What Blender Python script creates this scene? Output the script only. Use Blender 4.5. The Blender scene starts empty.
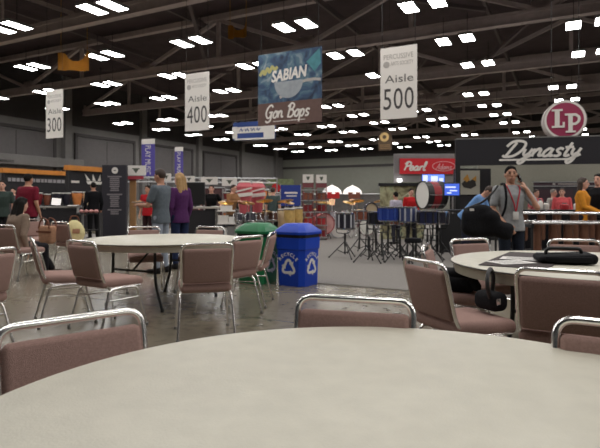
import bpy, bmesh, math, random
from mathutils import Vector, Matrix, Euler
random.seed(7)
C = bpy.context.scene.collection
PI = math.pi
F, Y0, EYE = 520.0, 201.0, 1.187           # focal length and horizon (pixels of the 600x448 frame), eye height (m)

# ------------------------------------------------------------------ materials
MATS = {}
def mat(name, col, rough=.6, metal=0.0, emit=0.0, noise=0.0, nscale=20.0, spec=.5, bump=0.0, bscale=200.0, coat=0.0, col2=None):
    if name in MATS: return MATS[name]
    m = bpy.data.materials.new(name); m.use_nodes = True
    nt = m.node_tree; b = nt.nodes['Principled BSDF']
    c = (*col, 1) if len(col) == 3 else col
    b.inputs['Base Color'].default_value = c
    b.inputs['Roughness'].default_value = rough
    b.inputs['Metallic'].default_value = metal
    b.inputs['Specular IOR Level'].default_value = spec
    b.inputs['Coat Weight'].default_value = coat
    if emit:
        b.inputs['Emission Color'].default_value = c
        b.inputs['Emission Strength'].default_value = emit
    tc = nt.nodes.new('ShaderNodeTexCoord')
    if noise or col2:
        n = nt.nodes.new('ShaderNodeTexNoise'); n.inputs['Scale'].default_value = nscale; n.inputs['Detail'].default_value = 5
        nt.links.new(tc.outputs['Object'], n.inputs['Vector'])
        r = nt.nodes.new('ShaderNodeValToRGB')
        r.color_ramp.elements[0].position = .3; r.color_ramp.elements[1].position = .7
        if col2:
            r.color_ramp.elements[0].color = c; r.color_ramp.elements[1].color = (*col2, 1)
        else:
            r.color_ramp.elements[0].color = (*[v * (1 - noise) for v in c[:3]], 1)
            r.color_ramp.elements[1].color = (*[min(1, v * (1 + noise)) for v in c[:3]], 1)
        nt.links.new(n.outputs['Fac'], r.inputs['Fac']); nt.links.new(r.outputs['Color'], b.inputs['Base Color'])
    if bump:
        n2 = nt.nodes.new('ShaderNodeTexNoise'); n2.inputs['Scale'].default_value = bscale
        nt.links.new(tc.outputs['Object'], n2.inputs['Vector'])
        bp = nt.nodes.new('ShaderNodeBump'); bp.inputs['Strength'].default_value = bump; bp.inputs['Distance'].default_value = .01
        nt.links.new(n2.outputs['Fac'], bp.inputs['Height']); nt.links.new(bp.outputs['Normal'], b.inputs['Normal'])
    MATS[name] = m
    return m
def s2l(*rgb):
    return tuple(((v / 255 + .055) / 1.055) ** 2.4 if v > 10 else v / 255 / 12.92 for v in rgb)

M_table = mat('laminate', s2l(198, 194, 179), .42, noise=.05, nscale=14, bump=.12, bscale=160)
M_apron = mat('apron grey', s2l(170, 166, 150), .5, noise=.04)
M_edge = mat('dark edge trim', s2l(62, 56, 50), .5)
M_fab = mat('mauve fabric', s2l(162, 133, 125), .95, noise=.12, nscale=140, spec=.15, bump=.35, bscale=500)
M_chrome = mat('chrome', (.92, .91, .89), .24, 1.0)
M_steel = mat('brushed steel', (.55, .55, .56), .35, 1.0)
M_black = mat('black paint', (.012, .012, .013), .5)
M_blackcloth = mat('black cloth', (.010, .010, .012), .9, spec=.2, noise=.3, nscale=60)
M_rubber = mat('rubber', (.02, .02, .02), .8)
M_white = mat('white board', s2l(225, 220, 214), .6)
M_paper = mat('paper', s2l(225, 222, 218), .8)
M_grey = mat('grey paint', s2l(120, 118, 116), .6)
M_light = mat('lamp diffuser', (1, .985, .96), .5, emit=27)
M_joist = mat('joist steel', s2l(106, 95, 96), .8)
M_truss = mat('truss steel', s2l(186, 172, 170), .7, noise=.1, nscale=3)
M_skin = mat('skin tan', s2l(190, 140, 115), .55, noise=.05, nscale=30)
M_skin2 = mat('skin fair', s2l(215, 165, 145), .55, noise=.05, nscale=30)
M_hairblack = mat('black hair', (.012, .010, .009), .85, spec=.2)
M_hairbrown = mat('brown hair', (.04, .022, .014), .6, noise=.3, nscale=60)
M_blonde = mat('blonde hair', s2l(176, 140, 92), .6, noise=.25, nscale=50)
M_silver = mat('silver fittings', (.72, .72, .73), .25, 1.0)
M_drumhead = mat('drum head', s2l(232, 230, 224), .5)
M_red = mat('signal red', s2l(190, 28, 34), .5)
M_gold = mat('cymbal bronze', s2l(206, 160, 80), .28, 1.0)

# ------------------------------------------------------------------ mesh helpers
def T(x=0, y=0, z=0): return Matrix.Translation((x, y, z))
def RZ(a): return Matrix.Rotation(a, 4, 'Z')
def RX(a): return Matrix.Rotation(a, 4, 'X')
def RY(a): return Matrix.Rotation(a, 4, 'Y')
def NB(): return bmesh.new()
def bx(bm, sx, sy, sz, M=Matrix(), bev=0.0, seg=2, mi=0):
    """box sx*sy*sz centred on M"""
    t = bmesh.new(); bmesh.ops.create_cube(t, size=1)
    bmesh.ops.scale(t, vec=(sx, sy, sz), verts=t.verts)
    if bev: bmesh.ops.bevel(t, geom=list(t.edges), offset=bev, segments=seg, profile=.5, affect='EDGES')
    merge(bm, t, M, mi); return bm
def merge(bm, t, M=Matrix(), mi=0):
    vs = [bm.verts.new(M @ v.co) for v in t.verts]
    t.verts.index_update()
    for f in t.faces:
        try:
            g = bm.faces.new([vs[v.index] for v in f.verts]); g.material_index = mi
        except ValueError: pass
    t.free()
def loft(bm, rings, mi=0, cap=True, close=False):
    R = [[bm.verts.new(p) for p in r] for r in rings]
    n = len(R[0]); k = len(R)
    for i in range(k if close else k - 1):
        a, b = R[i], R[(i + 1) % k]
        for j in range(n):
            f = bm.faces.new((a[j], a[(j + 1) % n], b[(j + 1) % n], b[j])); f.material_index = mi
    if cap and not close:
        for r in (R[0][::-1], R[-1]):
            f = bm.faces.new(r); f.material_index = mi
    return bm
def tube(bm, pts, r, n=8, closed=False, mi=0):
    pts = [Vector(p) for p in pts]; k = len(pts)
    rr = r if isinstance(r, (list, tuple)) else [r] * k
    rings = []; up = None
    for i, p in enumerate(pts):
        a = pts[i - 1] if (i or closed) else p
        b = pts[(i + 1) % k] if (i < k - 1 or closed) else p
        d = (b - a).normalized()
        if up is None:
            up = Vector((0, 0, 1)) if abs(d.z) < .9 else Vector((1, 0, 0))
        s = d.cross(up).normalized(); up = s.cross(d).normalized()
        rings.append([p + (s * math.cos(t) + up * math.sin(t)) * rr[i] for t in (2 * PI * j / n for j in range(n))])
    return loft(bm, rings, mi, True, closed)
def fillet(pts, rad, n=5):
    pts = [Vector(p) for p in pts]; out = [pts[0]]
    for i in range(1, len(pts) - 1):
        p = pts[i]; a = (pts[i - 1] - p); b = (pts[i + 1] - p)
        r = min(rad, a.length * .48, b.length * .48)
        A = p + a.normalized() * r; B = p + b.normalized() * r
        for k in range(n + 1):
            t = k / n; out.append(A * (1 - t) ** 2 + p * 2 * t * (1 - t) + B * t * t)
    out.append(pts[-1]); return out
def lathe(bm, prof, n=24, M=Matrix(), mi=0, cap=True):
    rings = [[M @ Vector((r * math.cos(2 * PI * j / n), r * math.sin(2 * PI * j / n), z)) for j in range(n)] for r, z in prof]
    return loft(bm, rings, mi, cap)
def prism(bm, poly, d, M=Matrix(), mi=0):
    """polygon in local XZ plane, extruded along local Y from 0 to d"""
    return loft(bm, [[M @ Vector((x, 0, z)) for x, z in poly], [M @ Vector((x, d, z)) for x, z in poly]], mi)
def ball(bm, c, r, M=Matrix(), u=14, v=9, mi=0):
    if not isinstance(r, (tuple, list)): r = (r, r, r)
    t = bmesh.new(); bmesh.ops.create_uvsphere(t, u_segments=u, v_segments=v, radius=1)
    merge(bm, t, M @ T(*c) @ Matrix.Diagonal((*r, 1)), mi)
def capsule(bm, p0, p1, r0, r1, n=12, mi=0):
    p0, p1 = Vector(p0), Vector(p1); d = (p1 - p0); L = d.length
    if L < 1e-5: return ball(bm, p0, r0)
    d.normalize(); pts = []; rad = []
    for k in range(1, 4): pts.append(p0 - d * r0 * math.cos(k * PI / 8)); rad.append(r0 * math.sin(k * PI / 8))
    pts += [p0, p1]; rad += [r0, r1]
    for k in range(3, 0, -1): pts.append(p1 + d * r1 * math.cos(k * PI / 8)); rad.append(r1 * math.sin(k * PI / 8))
    return tube(bm, pts, rad, n, mi=mi)
def catmull(P, n=6):
    P = [Vector(p) for p in P]
    if len(P) < 3: return P
    Q = [P[0] * 2 - P[1]] + P + [P[-1] * 2 - P[-2]]; out = []
    for i in range(1, len(Q) - 2):
        for k in range(n):
            t = k / n; a, b, c, d = Q[i - 1], Q[i], Q[i + 1], Q[i + 2]
            out.append(.5 * (2 * b + (c - a) * t + (2 * a - 5 * b + 4 * c - d) * t * t + (3 * b - a - 3 * c + d) * t ** 3))
    out.append(P[-1]); return out
def ribbon(bm, pts, w, d, M=Matrix(), mi=0):
    """flat stroke in local XZ, width w, depth d (along local Y)"""
    pts = [Vector((p[0], p[1])) for p in pts]; k = len(pts); L = []; Rr = []
    for i in range(k):
        t = (pts[min(i + 1, k - 1)] - pts[max(i - 1, 0)])
        t = t.normalized() if t.length > 1e-9 else Vector((1, 0)); nrm = Vector((-t.y, t.x)) * w / 2
        L.append(pts[i] + nrm); Rr.append(pts[i] - nrm)
    rings = [[M @ Vector((a.x, 0, a.y)), M @ Vector((b.x, 0, b.y)), M @ Vector((b.x, d, b.y)), M @ Vector((a.x, d, a.y))] for a, b in zip(L, Rr)]
    return loft(bm, rings, mi)
GL = {
 'n': (.95, [[(0, 1), (.07, 0)], [(.06, .5), (.3, .95), (.55, .9), (.6, .5), (.66, .1), (.95, .15)]]),
 'a': (1.0, [[(.7, .8), (.4, 1), (.08, .6), (.1, .15), (.35, 0), (.6, .25), (.72, .95)], [(.72, .98), (.68, .25), (.8, .02), (1.0, .15)]]),
 'e': (.85, [[(.05, .45), (.6, .6), (.6, .9), (.35, 1), (.08, .7), (.1, .2), (.4, 0), (.85, .25)]]),
 'r': (.7, [[(.1, 1), (.12, 0)], [(.12, .6), (.35, .95), (.65, .9)]]),
 'l': (.55, [[(.1, .3), (.4, 1.5), (.35, 2), (.15, 1.7), (.12, .3), (.3, 0), (.55, .15)]]),
 's': (.8, [[(.7, .85), (.4, 1), (.15, .8), (.3, .55), (.6, .3), (.45, .03), (.1, .05)]]),
 't': (.72, [[(.35, 1.7), (.25, .3), (.4, 0), (.7, .15)], [(-.05, 1.1), (.7, 1.15)]]),
 'y': (.95, [[(.05, 1), (.1, .4), (.3, .15), (.6, .4)], [(.7, 1), (.6, .2), (.5, -.6), (.2, -.9), (0, -.6), (.4, -.2), (.95, .2)]]),
 'o': (.85, [[(.35, 1), (.05, .6), (.1, .15), (.4, 0), (.65, .35), (.6, .8), (.35, 1), (.8, .9)]]),
 'p': (.85, [[(.1, 1), (.05, -.8)], [(.08, .5), (.35, 1), (.65, .75), (.6, .2), (.3, 0), (.1, .2)]]),
 'd': (1.0, [[(.7, .8), (.4, 1), (.08, .6), (.1, .15), (.35, 0), (.6, .25)], [(.75, 1.9), (.68, .25), (.8, .02), (1.0, .15)]]),
 'm': (1.4, [[(0, 1), (.07, 0)], [(.06, .5), (.3, .95), (.5, .8), (.55, 0)], [(.55, .5), (.8, .95), (1.0, .8), (1.08, .1), (1.35, .15)]]),
 'D': (1.85, [[(.75, 1.85), (.4, .1)], [(.0, 1.35), (.3, 1.9), (.9, 2.05), (1.6, 1.75), (1.65, .9), (1.15, .15), (.4, .0), (.05, .2)]]),
 'G': (1.35, [[(1.15, 1.6), (.8, 1.95), (.3, 1.6), (.1, .8), (.4, .1), (.85, .15), (1.05, .8)], [(.6, .85), (1.25, .9)], [(1.05, .85), (1.0, -.3), (.5, -.6), (.2, -.35)]]),
 'B': (1.25, [[(.35, 1.9), (.2, 0)], [(0, 1.5), (.5, 2), (1.0, 1.7), (.8, 1.2), (.35, 1.05), (.9, .95), (1.05, .4), (.7, 0), (.1, .05)]]),
 'P': (1.1, [[(.45, 1.9), (.2, 0)], [(0, 1.45), (.5, 2.02), (1.1, 1.75), (1.05, 1.2), (.6, .95), (.3, 1.0)]]),
 'A': (1.4, [[(0, 0), (.45, .8), (.9, 1.95), (1.05, 0)], [(.3, .75), (1.1, .8)]]),
 ' ': (.6, []),
}
def script_text(bm, s, width, M=Matrix(), w=.2, d=.01, shear=.3, mi=0, sz=1.0):
    """brush-script lettering, centred, 'width' metres long, on the local XZ plane"""
    x = 0; strokes = []
    for ch in s:
        adv, ss = GL[ch]
        for st in ss:
            P = catmull([(px + x + shear * pz, pz) for px, pz in st])
            strokes.append(P)
        x += adv
    k = width / x
    for i, P in enumerate(strokes):
        ribbon(bm, [((p.x - x / 2) * k, (p.y - .75) * k * sz) for p in P], w * k, d, M @ T(0, -i * .0006, 0), mi)
def text_bm(bm, s, M=Matrix(), width=None, height=None, d=.006, mi=0, space=1.0, bold=0):
    """plain lettering on the local XZ plane facing local -Y, centred"""
    cu = bpy.data.curves.new('t', 'FONT'); cu.body = s; cu.extrude = d / 2; cu.align_x = 'LEFT'; cu.space_character = space
    cu.resolution_u = 3; cu.offset = bold
    o = bpy.data.objects.new('t', cu); C.objects.link(o)
    dg = bpy.context.evaluated_depsgraph_get(); me = bpy.data.meshes.new_from_object(o.evaluated_get(dg))
    xs = [v.co.x for v in me.vertices]; ys = [v.co.y for v in me.vertices]
    x0, x1, y0, y1 = min(xs), max(xs), min(ys), max(ys)
    kx = width / (x1 - x0) if width else None; ky = height / (y1 - y0) if height else None
    kx = kx or ky; ky = ky or kx
    S = M @ RX(PI / 2) @ Matrix.Diagonal((kx, ky, 1, 1)) @ T(-(x0 + x1) / 2, -(y0 + y1) / 2, 0)
    vs = [bm.verts.new(S @ v.co) for v in me.vertices]
    for p in me.polygons:
        try:
            f = bm.faces.new([vs[i] for i in p.vertices]); f.material_index = mi
        except ValueError: pass
    bpy.data.objects.remove(o); bpy.data.meshes.remove(me); bpy.data.curves.remove(cu)
def obj(name, bm, m, parent=None, smooth=True, angle=40):
    me = bpy.data.meshes.new(name)
    bmesh.ops.recalc_face_normals(bm, faces=bm.faces)
    bm.to_mesh(me); bm.free()
    for x in (m if isinstance(m, (list, tuple)) else [m]): me.materials.append(x)
    if smooth:
        me.shade_smooth(); me.set_sharp_from_angle(angle=math.radians(angle))
    o = bpy.data.objects.new(name, me); C.objects.link(o)
    if parent: o.parent = parent
    return o
def tag(o, label, cat, group=None):
    o['label'] = label; o['category'] = cat
    if group: o['group'] = group
    return o
def thing(name, label, cat, loc=(0, 0, 0), rz=0, group=None):
    o = bpy.data.objects.new(name, None); C.objects.link(o); o.location = loc; o.rotation_euler = (0, 0, rz)
    o.empty_display_size = .1
    return tag(o, label, cat, group)
def struct(name, bm, m, parent=None, smooth=False):
    o = obj(name, bm, m, parent, smooth)
    if not parent: o['kind'] = 'structure'
    return o
def dup(root, loc=None, rz=None, label=None, group=None, parent=None):
    r = root.copy(); C.objects.link(r)
    if parent: r.parent = parent
    if loc is not None: r.location = loc
    if rz is not None: r.rotation_euler = (0, 0, rz)
    if label: r['label'] = label
    if group: r['group'] = group
    for ch in list(root.children): dup(ch, parent=r)
    return r
def yaw(dx, dy): return math.atan2(-dx, dy)      # rotation that turns local +Y onto (dx, dy)
def gx(px, Y): return (px - 300) / F * Y
def hz(py, Y): return EYE + (Y0 - py) / F * Y

A = Vector((.4540, .8910, 0)); B = Vector((.8910, -.4540, 0))      # the hall's two axes
RA = math.atan2(A.y, A.x); RB = math.atan2(B.y, B.x)

# ------------------------------------------------------------------ SETTING
def floor_material():
    m = bpy.data.materials.new('polished concrete'); m.use_nodes = True; nt = m.node_tree; b = nt.nodes['Principled BSDF']
    tc = nt.nodes.new('ShaderNodeTexCoord')
    n1 = nt.nodes.new('ShaderNodeTexNoise'); n1.inputs['Scale'].default_value = .6; n1.inputs['Detail'].default_value = 8
    n2 = nt.nodes.new('ShaderNodeTexNoise'); n2.inputs['Scale'].default_value = 9; n2.inputs['Detail'].default_value = 6
    mx = nt.nodes.new('ShaderNodeMath'); mx.operation = 'ADD'
    r = nt.nodes.new('ShaderNodeValToRGB')
    r.color_ramp.elements[0].position = .75; r.color_ramp.elements[0].color = (*s2l(100, 93, 81), 1)
    r.color_ramp.elements[1].position = 1.25; r.color_ramp.elements[1].color = (*s2l(124, 116, 101), 1)
    for n in (n1, n2): nt.links.new(tc.outputs['Object'], n.inputs['Vector'])
    nt.links.new(n1.outputs['Fac'], mx.inputs[0]); nt.links.new(n2.outputs['Fac'], mx.inputs[1])
    nt.links.new(mx.outputs[0], r.inputs['Fac'])
    # saw-cut joints every 4.5 m
    mp = nt.nodes.new('ShaderNodeMapping'); mp.inputs['Rotation'].default_value = (0, 0, -RB)
    br = nt.nodes.new('ShaderNodeTexBrick'); br.offset = 0; br.inputs['Scale'].default_value = 1
    br.inputs['Brick Width'].default_value = 4.5; br.inputs['Row Height'].default_value = 4.5; br.inputs['Mortar Size'].default_value = .012
    br.inputs['Color1'].default_value = br.inputs['Color2'].default_value = (1, 1, 1, 1); br.inputs['Mortar'].default_value = (.35, .35, .35, 1)
    nt.links.new(tc.outputs['Object'], mp.inputs['Vector']); nt.links.new(mp.outputs['Vector'], br.inputs['Vector'])
    mm = nt.nodes.new('ShaderNodeMix'); mm.data_type = 'RGBA'; mm.blend_type = 'MULTIPLY'; mm.inputs['Factor'].default_value = 1
    nt.links.new(r.outputs['Color'], mm.inputs[6]); nt.links.new(br.outputs['Color'], mm.inputs[7])
    nt.links.new(mm.outputs[2], b.inputs['Base Color'])
    b.inputs['Roughness'].default_value = .24; b.inputs['Specular IOR Level'].default_value = .5
    return m
b = NB(); bx(b, 120, 110, .2, T(10, 38, -.1)); struct('floor', b, floor_material())
M_ceil = mat('dark roof deck', s2l(78, 66, 69), .9, noise=.15, nscale=1)
b = NB(); bx(b, 130, 120, .3, T(10, 38, 13.75)); struct('ceiling', b, M_ceil)
M_wallL = mat('wall grey', s2l(122, 119, 117), .85, noise=.05, nscale=2)
M_wallB = mat('wall grey green', s2l(138, 138, 129), .85, noise=.04, nscale=2)
M_panel = mat('dark panel grey', s2l(100, 96, 96), .8, noise=.06, nscale=3)
M_upper_shade = mat('upper wall shade', s2l(66, 62, 62), .9, noise=.05, nscale=2)  # shade above the ceiling lights, put into the colour
M_trim = mat('wall trim dark', s2l(72, 68, 68), .8)
corner = Vector((-3.0, 92, 0))
def wallM(o, ang): return T(*o) @ RZ(ang)
# left wall runs along A, towards the camera from the corner
L0 = corner - A * 105
MW = T(*L0) @ RZ(RA)
b = NB(); bx(b, 105, .4, 13.6, MW @ T(52.5, .2, 6.8)); struct('wall_left', b, M_wallL)
MB_ = T(*corner) @ RZ(RB)
b = NB(); bx(b, 75, .4, 13.6, MB_ @ T(37.5, .2, 6.8)); struct('wall_back', b, M_wallB)
b = NB(); bx(b, 75, .16, .4, MB_ @ T(37.5, -.08, 6.95)); struct('trim_1', b, M_trim)
b = NB(); bx(b, 75, .1, 5.2, MB_ @ T(37.5, -.05, 11.0)); struct('trim_2', b, M_upper_shade)  # added dark sheet: painted shade on the upper back wall
b = NB(); bx(b, 105, .1, 4.8, MW @ T(52.5, -.05, 11.2)); struct('trim_3', b, M_upper_shade)  # the same painted shade along the top of the left wall
k = 3
for i, s in enumerate((39, 49.5, 60, 70.5, 81, 91.5, 102)):      # pilasters
    k += 1; b = NB(); bx(b, .8, .5, 13.5, MW @ T(s, -.25, 6.75)); struct('trim_%d' % k, b, M_wallL)
for i, s in enumerate((44.2, 54.7, 65.2, 75.7, 86.2)):          # tall service doors between them
    d = NB(); bx(d, 7.8, .12, 7.7, MW @ T(s, -.06, 3.85)); do = struct('door_%d' % (i + 1), d, M_panel)
    f = NB()
    for sx in (-4.0, 4.0): bx(f, .3, .2, 8.0, MW @ T(s + sx, -.1, 4.0))
    bx(f, 8.3, .2, .3, MW @ T(s, -.1, 7.95)); obj('door_frame', f, M_trim, do, False)
    f = NB(); bx(f, .06, .14, 7.6, MW @ T(s, -.07, 3.8)); obj('door_seam', f, M_trim, do, False)
k += 1; b = NB(); bx(b, 9, .9, .9, MW @ T(57, -.45, 4.9), .03); struct('trim_%d' % k, b, M_wallL)      # long duct housing on the wall
k += 1; b = NB(); bx(b, 6.0, .9, .3, MW @ T(51, -.45, 4.7), .03); struct('trim_%d' % k, b, M_trim)

# carpet of the drum area
M_carpet = mat('carpet grey', s2l(134, 130, 126), .95, noise=.12, nscale=60, spec=.1, bump=.3, bscale=300)
pts = [(.02, 7.57), (-.6, 11.5), (-9, 15.8), (2, 36), (30, 30), (18, -1.6)]
b = NB(); loft(b, [[Vector((x, y, .001)) for x, y in pts], [Vector((x, y, .012)) for x, y in pts]])
o = obj('carpet', b, M_carpet, None, False); o['kind'] = 'structure'

# roof trusses along B, crossing X=0 at these depths
def truss(y0, n):
    M = T(0, y0, 0) @ RZ(RB)
    tr = bpy.data.objects.new('roof_truss', None); C.objects.link(tr); tr.matrix_world = M; tr['kind'] = 'structure'
    xa, xb = -38, 48
    b = NB(); bx(b, xb - xa, .42, .16, T((xa + xb) / 2, 0, 10.50)); bx(b, xb - xa, .3, .5, T((xa + xb) / 2, 0, 10.25)); bx(b, xb - xa, .42, .06, T((xa + xb) / 2, 0, 10.02))
    obj('bottom_chord', b, M_truss, tr, False)
    b = NB(); bx(b, xb - xa, .4, .35, T((xa + xb) / 2, 0, 13.2)); obj('top_chord', b, M_truss, tr, False)
    x = xa; i = 0
    while x < xb - .1:
        b = NB()
        z0, z1 = (10.5, 13.05) if i % 2 == 0 else (13.05, 10.5)
        p = Vector((x, 0, z0)); q = Vector((x + 6.4, 0, z1)); d = q - p
        bx(b, d.length, .22, .22, T(*((p + q) / 2)) @ RY(-math.atan2(d.z, d.x)))
        bx(b, .9, .06, .6, T(x if i % 2 == 0 else x + 6.4, 0, 10.75))
        obj('web_member', b, M_truss, tr, False)
        if i % 2:
            b = NB(); bx(b, .24, .2, 2.6, T(x, 0, 11.8)); obj('web_post', b, M_truss, tr, False)
        x += 6.4; i += 1
for i, y in enumerate((9.6, 20.6, 31.4, 42.4, 53.4, 64.4, 75.4, 86.4)): truss(y, i)
for i in range(9):            # joists along A, on top of the trusses
    M = T(*(B * (-30 + i * 8.6))) @ RZ(RA)
    b = NB(); bx(b, 100, .16, .4, M @ T(50, 0, 12.9)); o = obj('roof_joist', b, M_joist, None, False); o['kind'] = 'structure'
# secondary tie beams under the deck
for i, (s, y) in enumerate(((-14, 24), (-6, 30), (6, 26), (13, 33), (-10, 40), (9, 44))):
    b = NB(); bx(b, 10.5, .18, .22, T(s, y, 11.2) @ RZ(RA + (.55 if i % 2 else -.5)) @ RY(.12 if i % 2 else -.12)); o = obj('roof_brace', b, M_joist, None, False); o['kind'] = 'structure'

# ------------------------------------------------------------------ ceiling lights
la, lb, lo = Vector((2.70, 4.62, 0)), Vector((5.25, -2.45, 0)), Vector((-.23, 23.7, 0))
ZL = EYE + 8.0
def make_light(full):
    t = thing('ceiling_light', 'x', 'light')
    b = NB()
    for y in (-.31, .31): bx(b, 1.24, .03, .12, T(0, y, .06), .006)
    for x in (-.605, .605): bx(b, .03, .62, .12, T(x, 0, .06), .006)
    bx(b, 1.2, .6, .03, T(0, 0, .12)); obj('housing', b, M_grey, t, False)
    b = NB(); bx(b, 1.17, .575, .02, T(0, 0, .015)); obj('diffuser', b, M_light, t, False)
    b = NB(); tube(b, [(0, 0, .13), (0, 0, 1.25)], .014, 6); obj('hanger', b, M_black, t)
    return t
ORD = ['first', 'second', 'third', 'fourth', 'fifth', 'sixth', 'seventh', 'eighth', 'ninth', 'tenth', 'eleventh', 'twelfth', 'thirteenth', 'fourteenth', 'fifteenth', 'sixteenth', 'seventeenth', 'eighteenth', 'nineteenth', 'twentieth', 'twenty-first', 'twenty-second', 'twenty-third', 'twenty-fourth', 'twenty-fifth', 'twenty-sixth', 'twenty-seventh', 'twenty-eighth']
proto = make_light(True); used = False; nrow = 0; n_lamps = 0
def inside(p):
    q = p - corner
    return q.dot(B) > 1.2 and q.dot(A) < -1.0
for i in (-4, -3, -2, -1, 0, 1, 2, 3.67, 4.67, 5.67, 6.67, 8.33, 9.33, 10.33, 11.33, 13, 14):
    row = []
    for j in range(-16, 15):
        jj = j - (.33 if i > 3 else 0)
        p = lo + la * i + lb * jj
        if not inside(p): continue
        px, py = (300 + F * p.x / p.y, Y0 - F * 8 / p.y) if p.y > 4 else (-999, -999)
        if -14 < px < 614 and py > -8: row.append((px, p))
        elif -14 < p.y < 34 and -30 < p.x < 30:
            la_ = bpy.data.lights.new('hall_lamp', 'AREA'); la_.shape = 'RECTANGLE'; la_.size = 1.3; la_.size_y = 1.7; la_.energy = 130; la_.color = (1, .97, .93)
            lobj = bpy.data.objects.new('hall_lamp', la_); C.objects.link(lobj); lobj.location = (p.x, p.y, ZL + .2); lobj.rotation_euler = (0, 0, RA); n_lamps += 1
    if not row: continue
    row.sort(key=lambda r: r[0])
    for n, (px, p) in enumerate(row):
        for s, side in ((-.58, 'left'), (.58, 'right')):
            q = p + B * s
            loc = (q.x, q.y, ZL + random.uniform(-.03, .03))
            lab = '%s fixture of the %s light pair from left in the %s ceiling row' % (side, ORD[n], ORD[nrow])
            if not used:
                proto.location = loc; proto.rotation_euler = (0, 0, RA); proto['label'] = lab; proto['group'] = 'paired ceiling lights'; used = True
            else: dup(proto, loc, RA, lab, 'paired ceiling lights')
    nrow += 1

# ------------------------------------------------------------------ CHAIRS AND TABLES
def make_chair():
    t = thing('stacking_chair', 'x', 'chair')
    r = .0125
    half = [(.20, .2, .395), (.20, -.15, .395), (.208, -.215, .50), (.214, -.295, .825)]
    path = half + [(-x, y, z) for x, y, z in half[::-1]]
    P = fillet(path, .06, 7); b = NB(); tube(b, P, r, 10); obj('back_frame', b, M_chrome, t)
    # upholstered back, leaning with the tubes
    ang = math.atan2(.08, .325)
    b = NB(); bx(b, .402, .05, .30, Matrix(), .022, 4)
    for v in b.verts: v.co.y += .012 * math.cos(v.co.x / .22 * PI / 2) * (-1)
    bm2 = NB(); merge(bm2, b, T(0, -.246, .638) @ RX(ang)); obj('backrest', bm2, M_fab, t)
    b = NB(); bx(b, .435, .455, .085, Matrix(), .035, 4)
    for v in b.verts:
        if v.co.z > 0: v.co.z += .012 * (1 - (v.co.x / .23) ** 2) * (1 - (v.co.y / .23) ** 2)
        if v.co.y > .1: v.co.z -= .02 * (v.co.y - .1) / .12
    bm2 = NB(); merge(bm2, b, T(0, .01, .445)); obj('seat', bm2, M_fab, t)
    for sx in (-1, 1):
        for sy in (-1, 1):
            b = NB()
            tube(b, fillet([(sx * .20, -sy * .02, .388), (sx * .218, sy * .15, .385), (sx * .242, sy * .25, .012)], .05, 6), .0115, 10)
            lg = obj('leg', b, M_chrome, t)
            b = NB(); lathe(b, [(.014, 0), (.016, .012), (.013, .03)], 10, T(sx * .242, sy * .25, 0)); obj('foot_glide', b, M_grey, lg)
        b = NB(); tube(b, [(sx * .224, -.175, .29), (sx * .224, .175, .29)], .007, 8); obj('stretcher', b, M_chrome, t)
    b = NB()
    for y in (-.1, .12): tube(b, [(-.2, y, .39), (.2, y, .39)], .009, 8)
    obj('seat_rail', b, M_steel, t)
    return t
chair0 = make_chair(); _cu = [False]
def chair(x, y, dx, dy, label, group):
    """x, y: centre of the back's top tube; (dx, dy): the way a sitter would face"""
    d = Vector((dx, dy)).normalized()
    loc = (x + d.x * .295, y + d.y * .295, .012 if False else 0)
    rz = yaw(d.x, d.y)
    if not _cu[0]:
        _cu[0] = True; chair0.location = loc; chair0.rotation_euler = (0, 0, rz); chair0['label'] = label; chair0['group'] = group; return chair0
    return dup(chair0, loc, rz, label, group)

def make_table(label, loc, rz, group):
    t = thing('round_table', label, 'table', loc, rz, group)
    b = NB(); lathe(b, [(.0001, .722), (.905, .722), (.915, .728), (.915, .736), (.908, .741), (.0001, .742)], 96); obj('tabletop', b, M_table, t)
    b = NB(); lathe(b, [(.9162, .7265), (.9185, .731), (.9162, .7365)], 96, cap=False); obj('edge_band', b, M_edge, t)
    b = NB(); lathe(b, [(.895, .722), (.885, .655), (.875, .655), (.885, .722)], 96, cap=False); obj('apron', b, M_apron, t)
    for sx in (-1, 1):
        for sy in (-1, 1):
            b = NB(); tube(b, fillet([(sx * .50, sy * .30, .70), (sx * .50, sy * .30, .30), (sx * .50, sy * .40, .012)], .2, 6), .016, 10)
            lg = obj('leg', b, M_black, t)
            b = NB(); lathe(b, [(.02, 0), (.02, .03), (.017, .035)], 10, T(sx * .50, sy * .40, 0)); obj('foot_cap', b, M_rubber, lg)
        b = NB(); tube(b, [(sx * .5, -.30, .42), (sx * .5, .30, .42)], .012, 8); tube(b, [(sx * .5, -.30, .69), (sx * .5, .30, .69)], .014, 8)
        obj('crossbar', b, M_black, t)
        b = NB(); tube(b, [(sx * .5, 0, .43), (sx * .12, 0, .70)], .011, 8); obj('brace', b, M_black, t)
    return t
NEAR, LEFT, RIGHT = (.186, .94), (-1.62, 6.18), (2.05, 3.78)
make_table('big pale round folding table filling the bottom of the photo', (*NEAR, 0), PI / 2, 'round tables')
make_table('pale round folding table on black legs in the left middle, near the bins', (*LEFT, 0), 1.13, 'round tables')
make_table('pale round folding table at right with a black bag lying on it', (*RIGHT, 0), .8, 'round tables')
g = 'mauve stacking chairs'
chair(.2, 1.915, -.27, -.96, 'mauve chair facing the camera behind the big near table, at its middle', g)
chair(-.695, 1.60, .64, -.77, 'mauve chair with chrome top bar at the left edge of the near table', g)
chair(.975, 1.50, -.50, -.86, 'mauve chair at the right edge of the near table, half out of frame', g)
chair(-.775, 4.36, -.27, .96, 'mauve chair seen from behind on the camera side of the left table', g)
chair(-1.97, 4.66, .56, .83, 'mauve chair at the left table with its back turned, front left side', g)
chair(-2.58, 5.0, .86, .5, 'mauve chair seen edge-on at the far left of the left table', g)
chair(-.52, 5.27, -.78, .62, 'mauve chair at the right of the left table, in front of the green bin', g)
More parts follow.
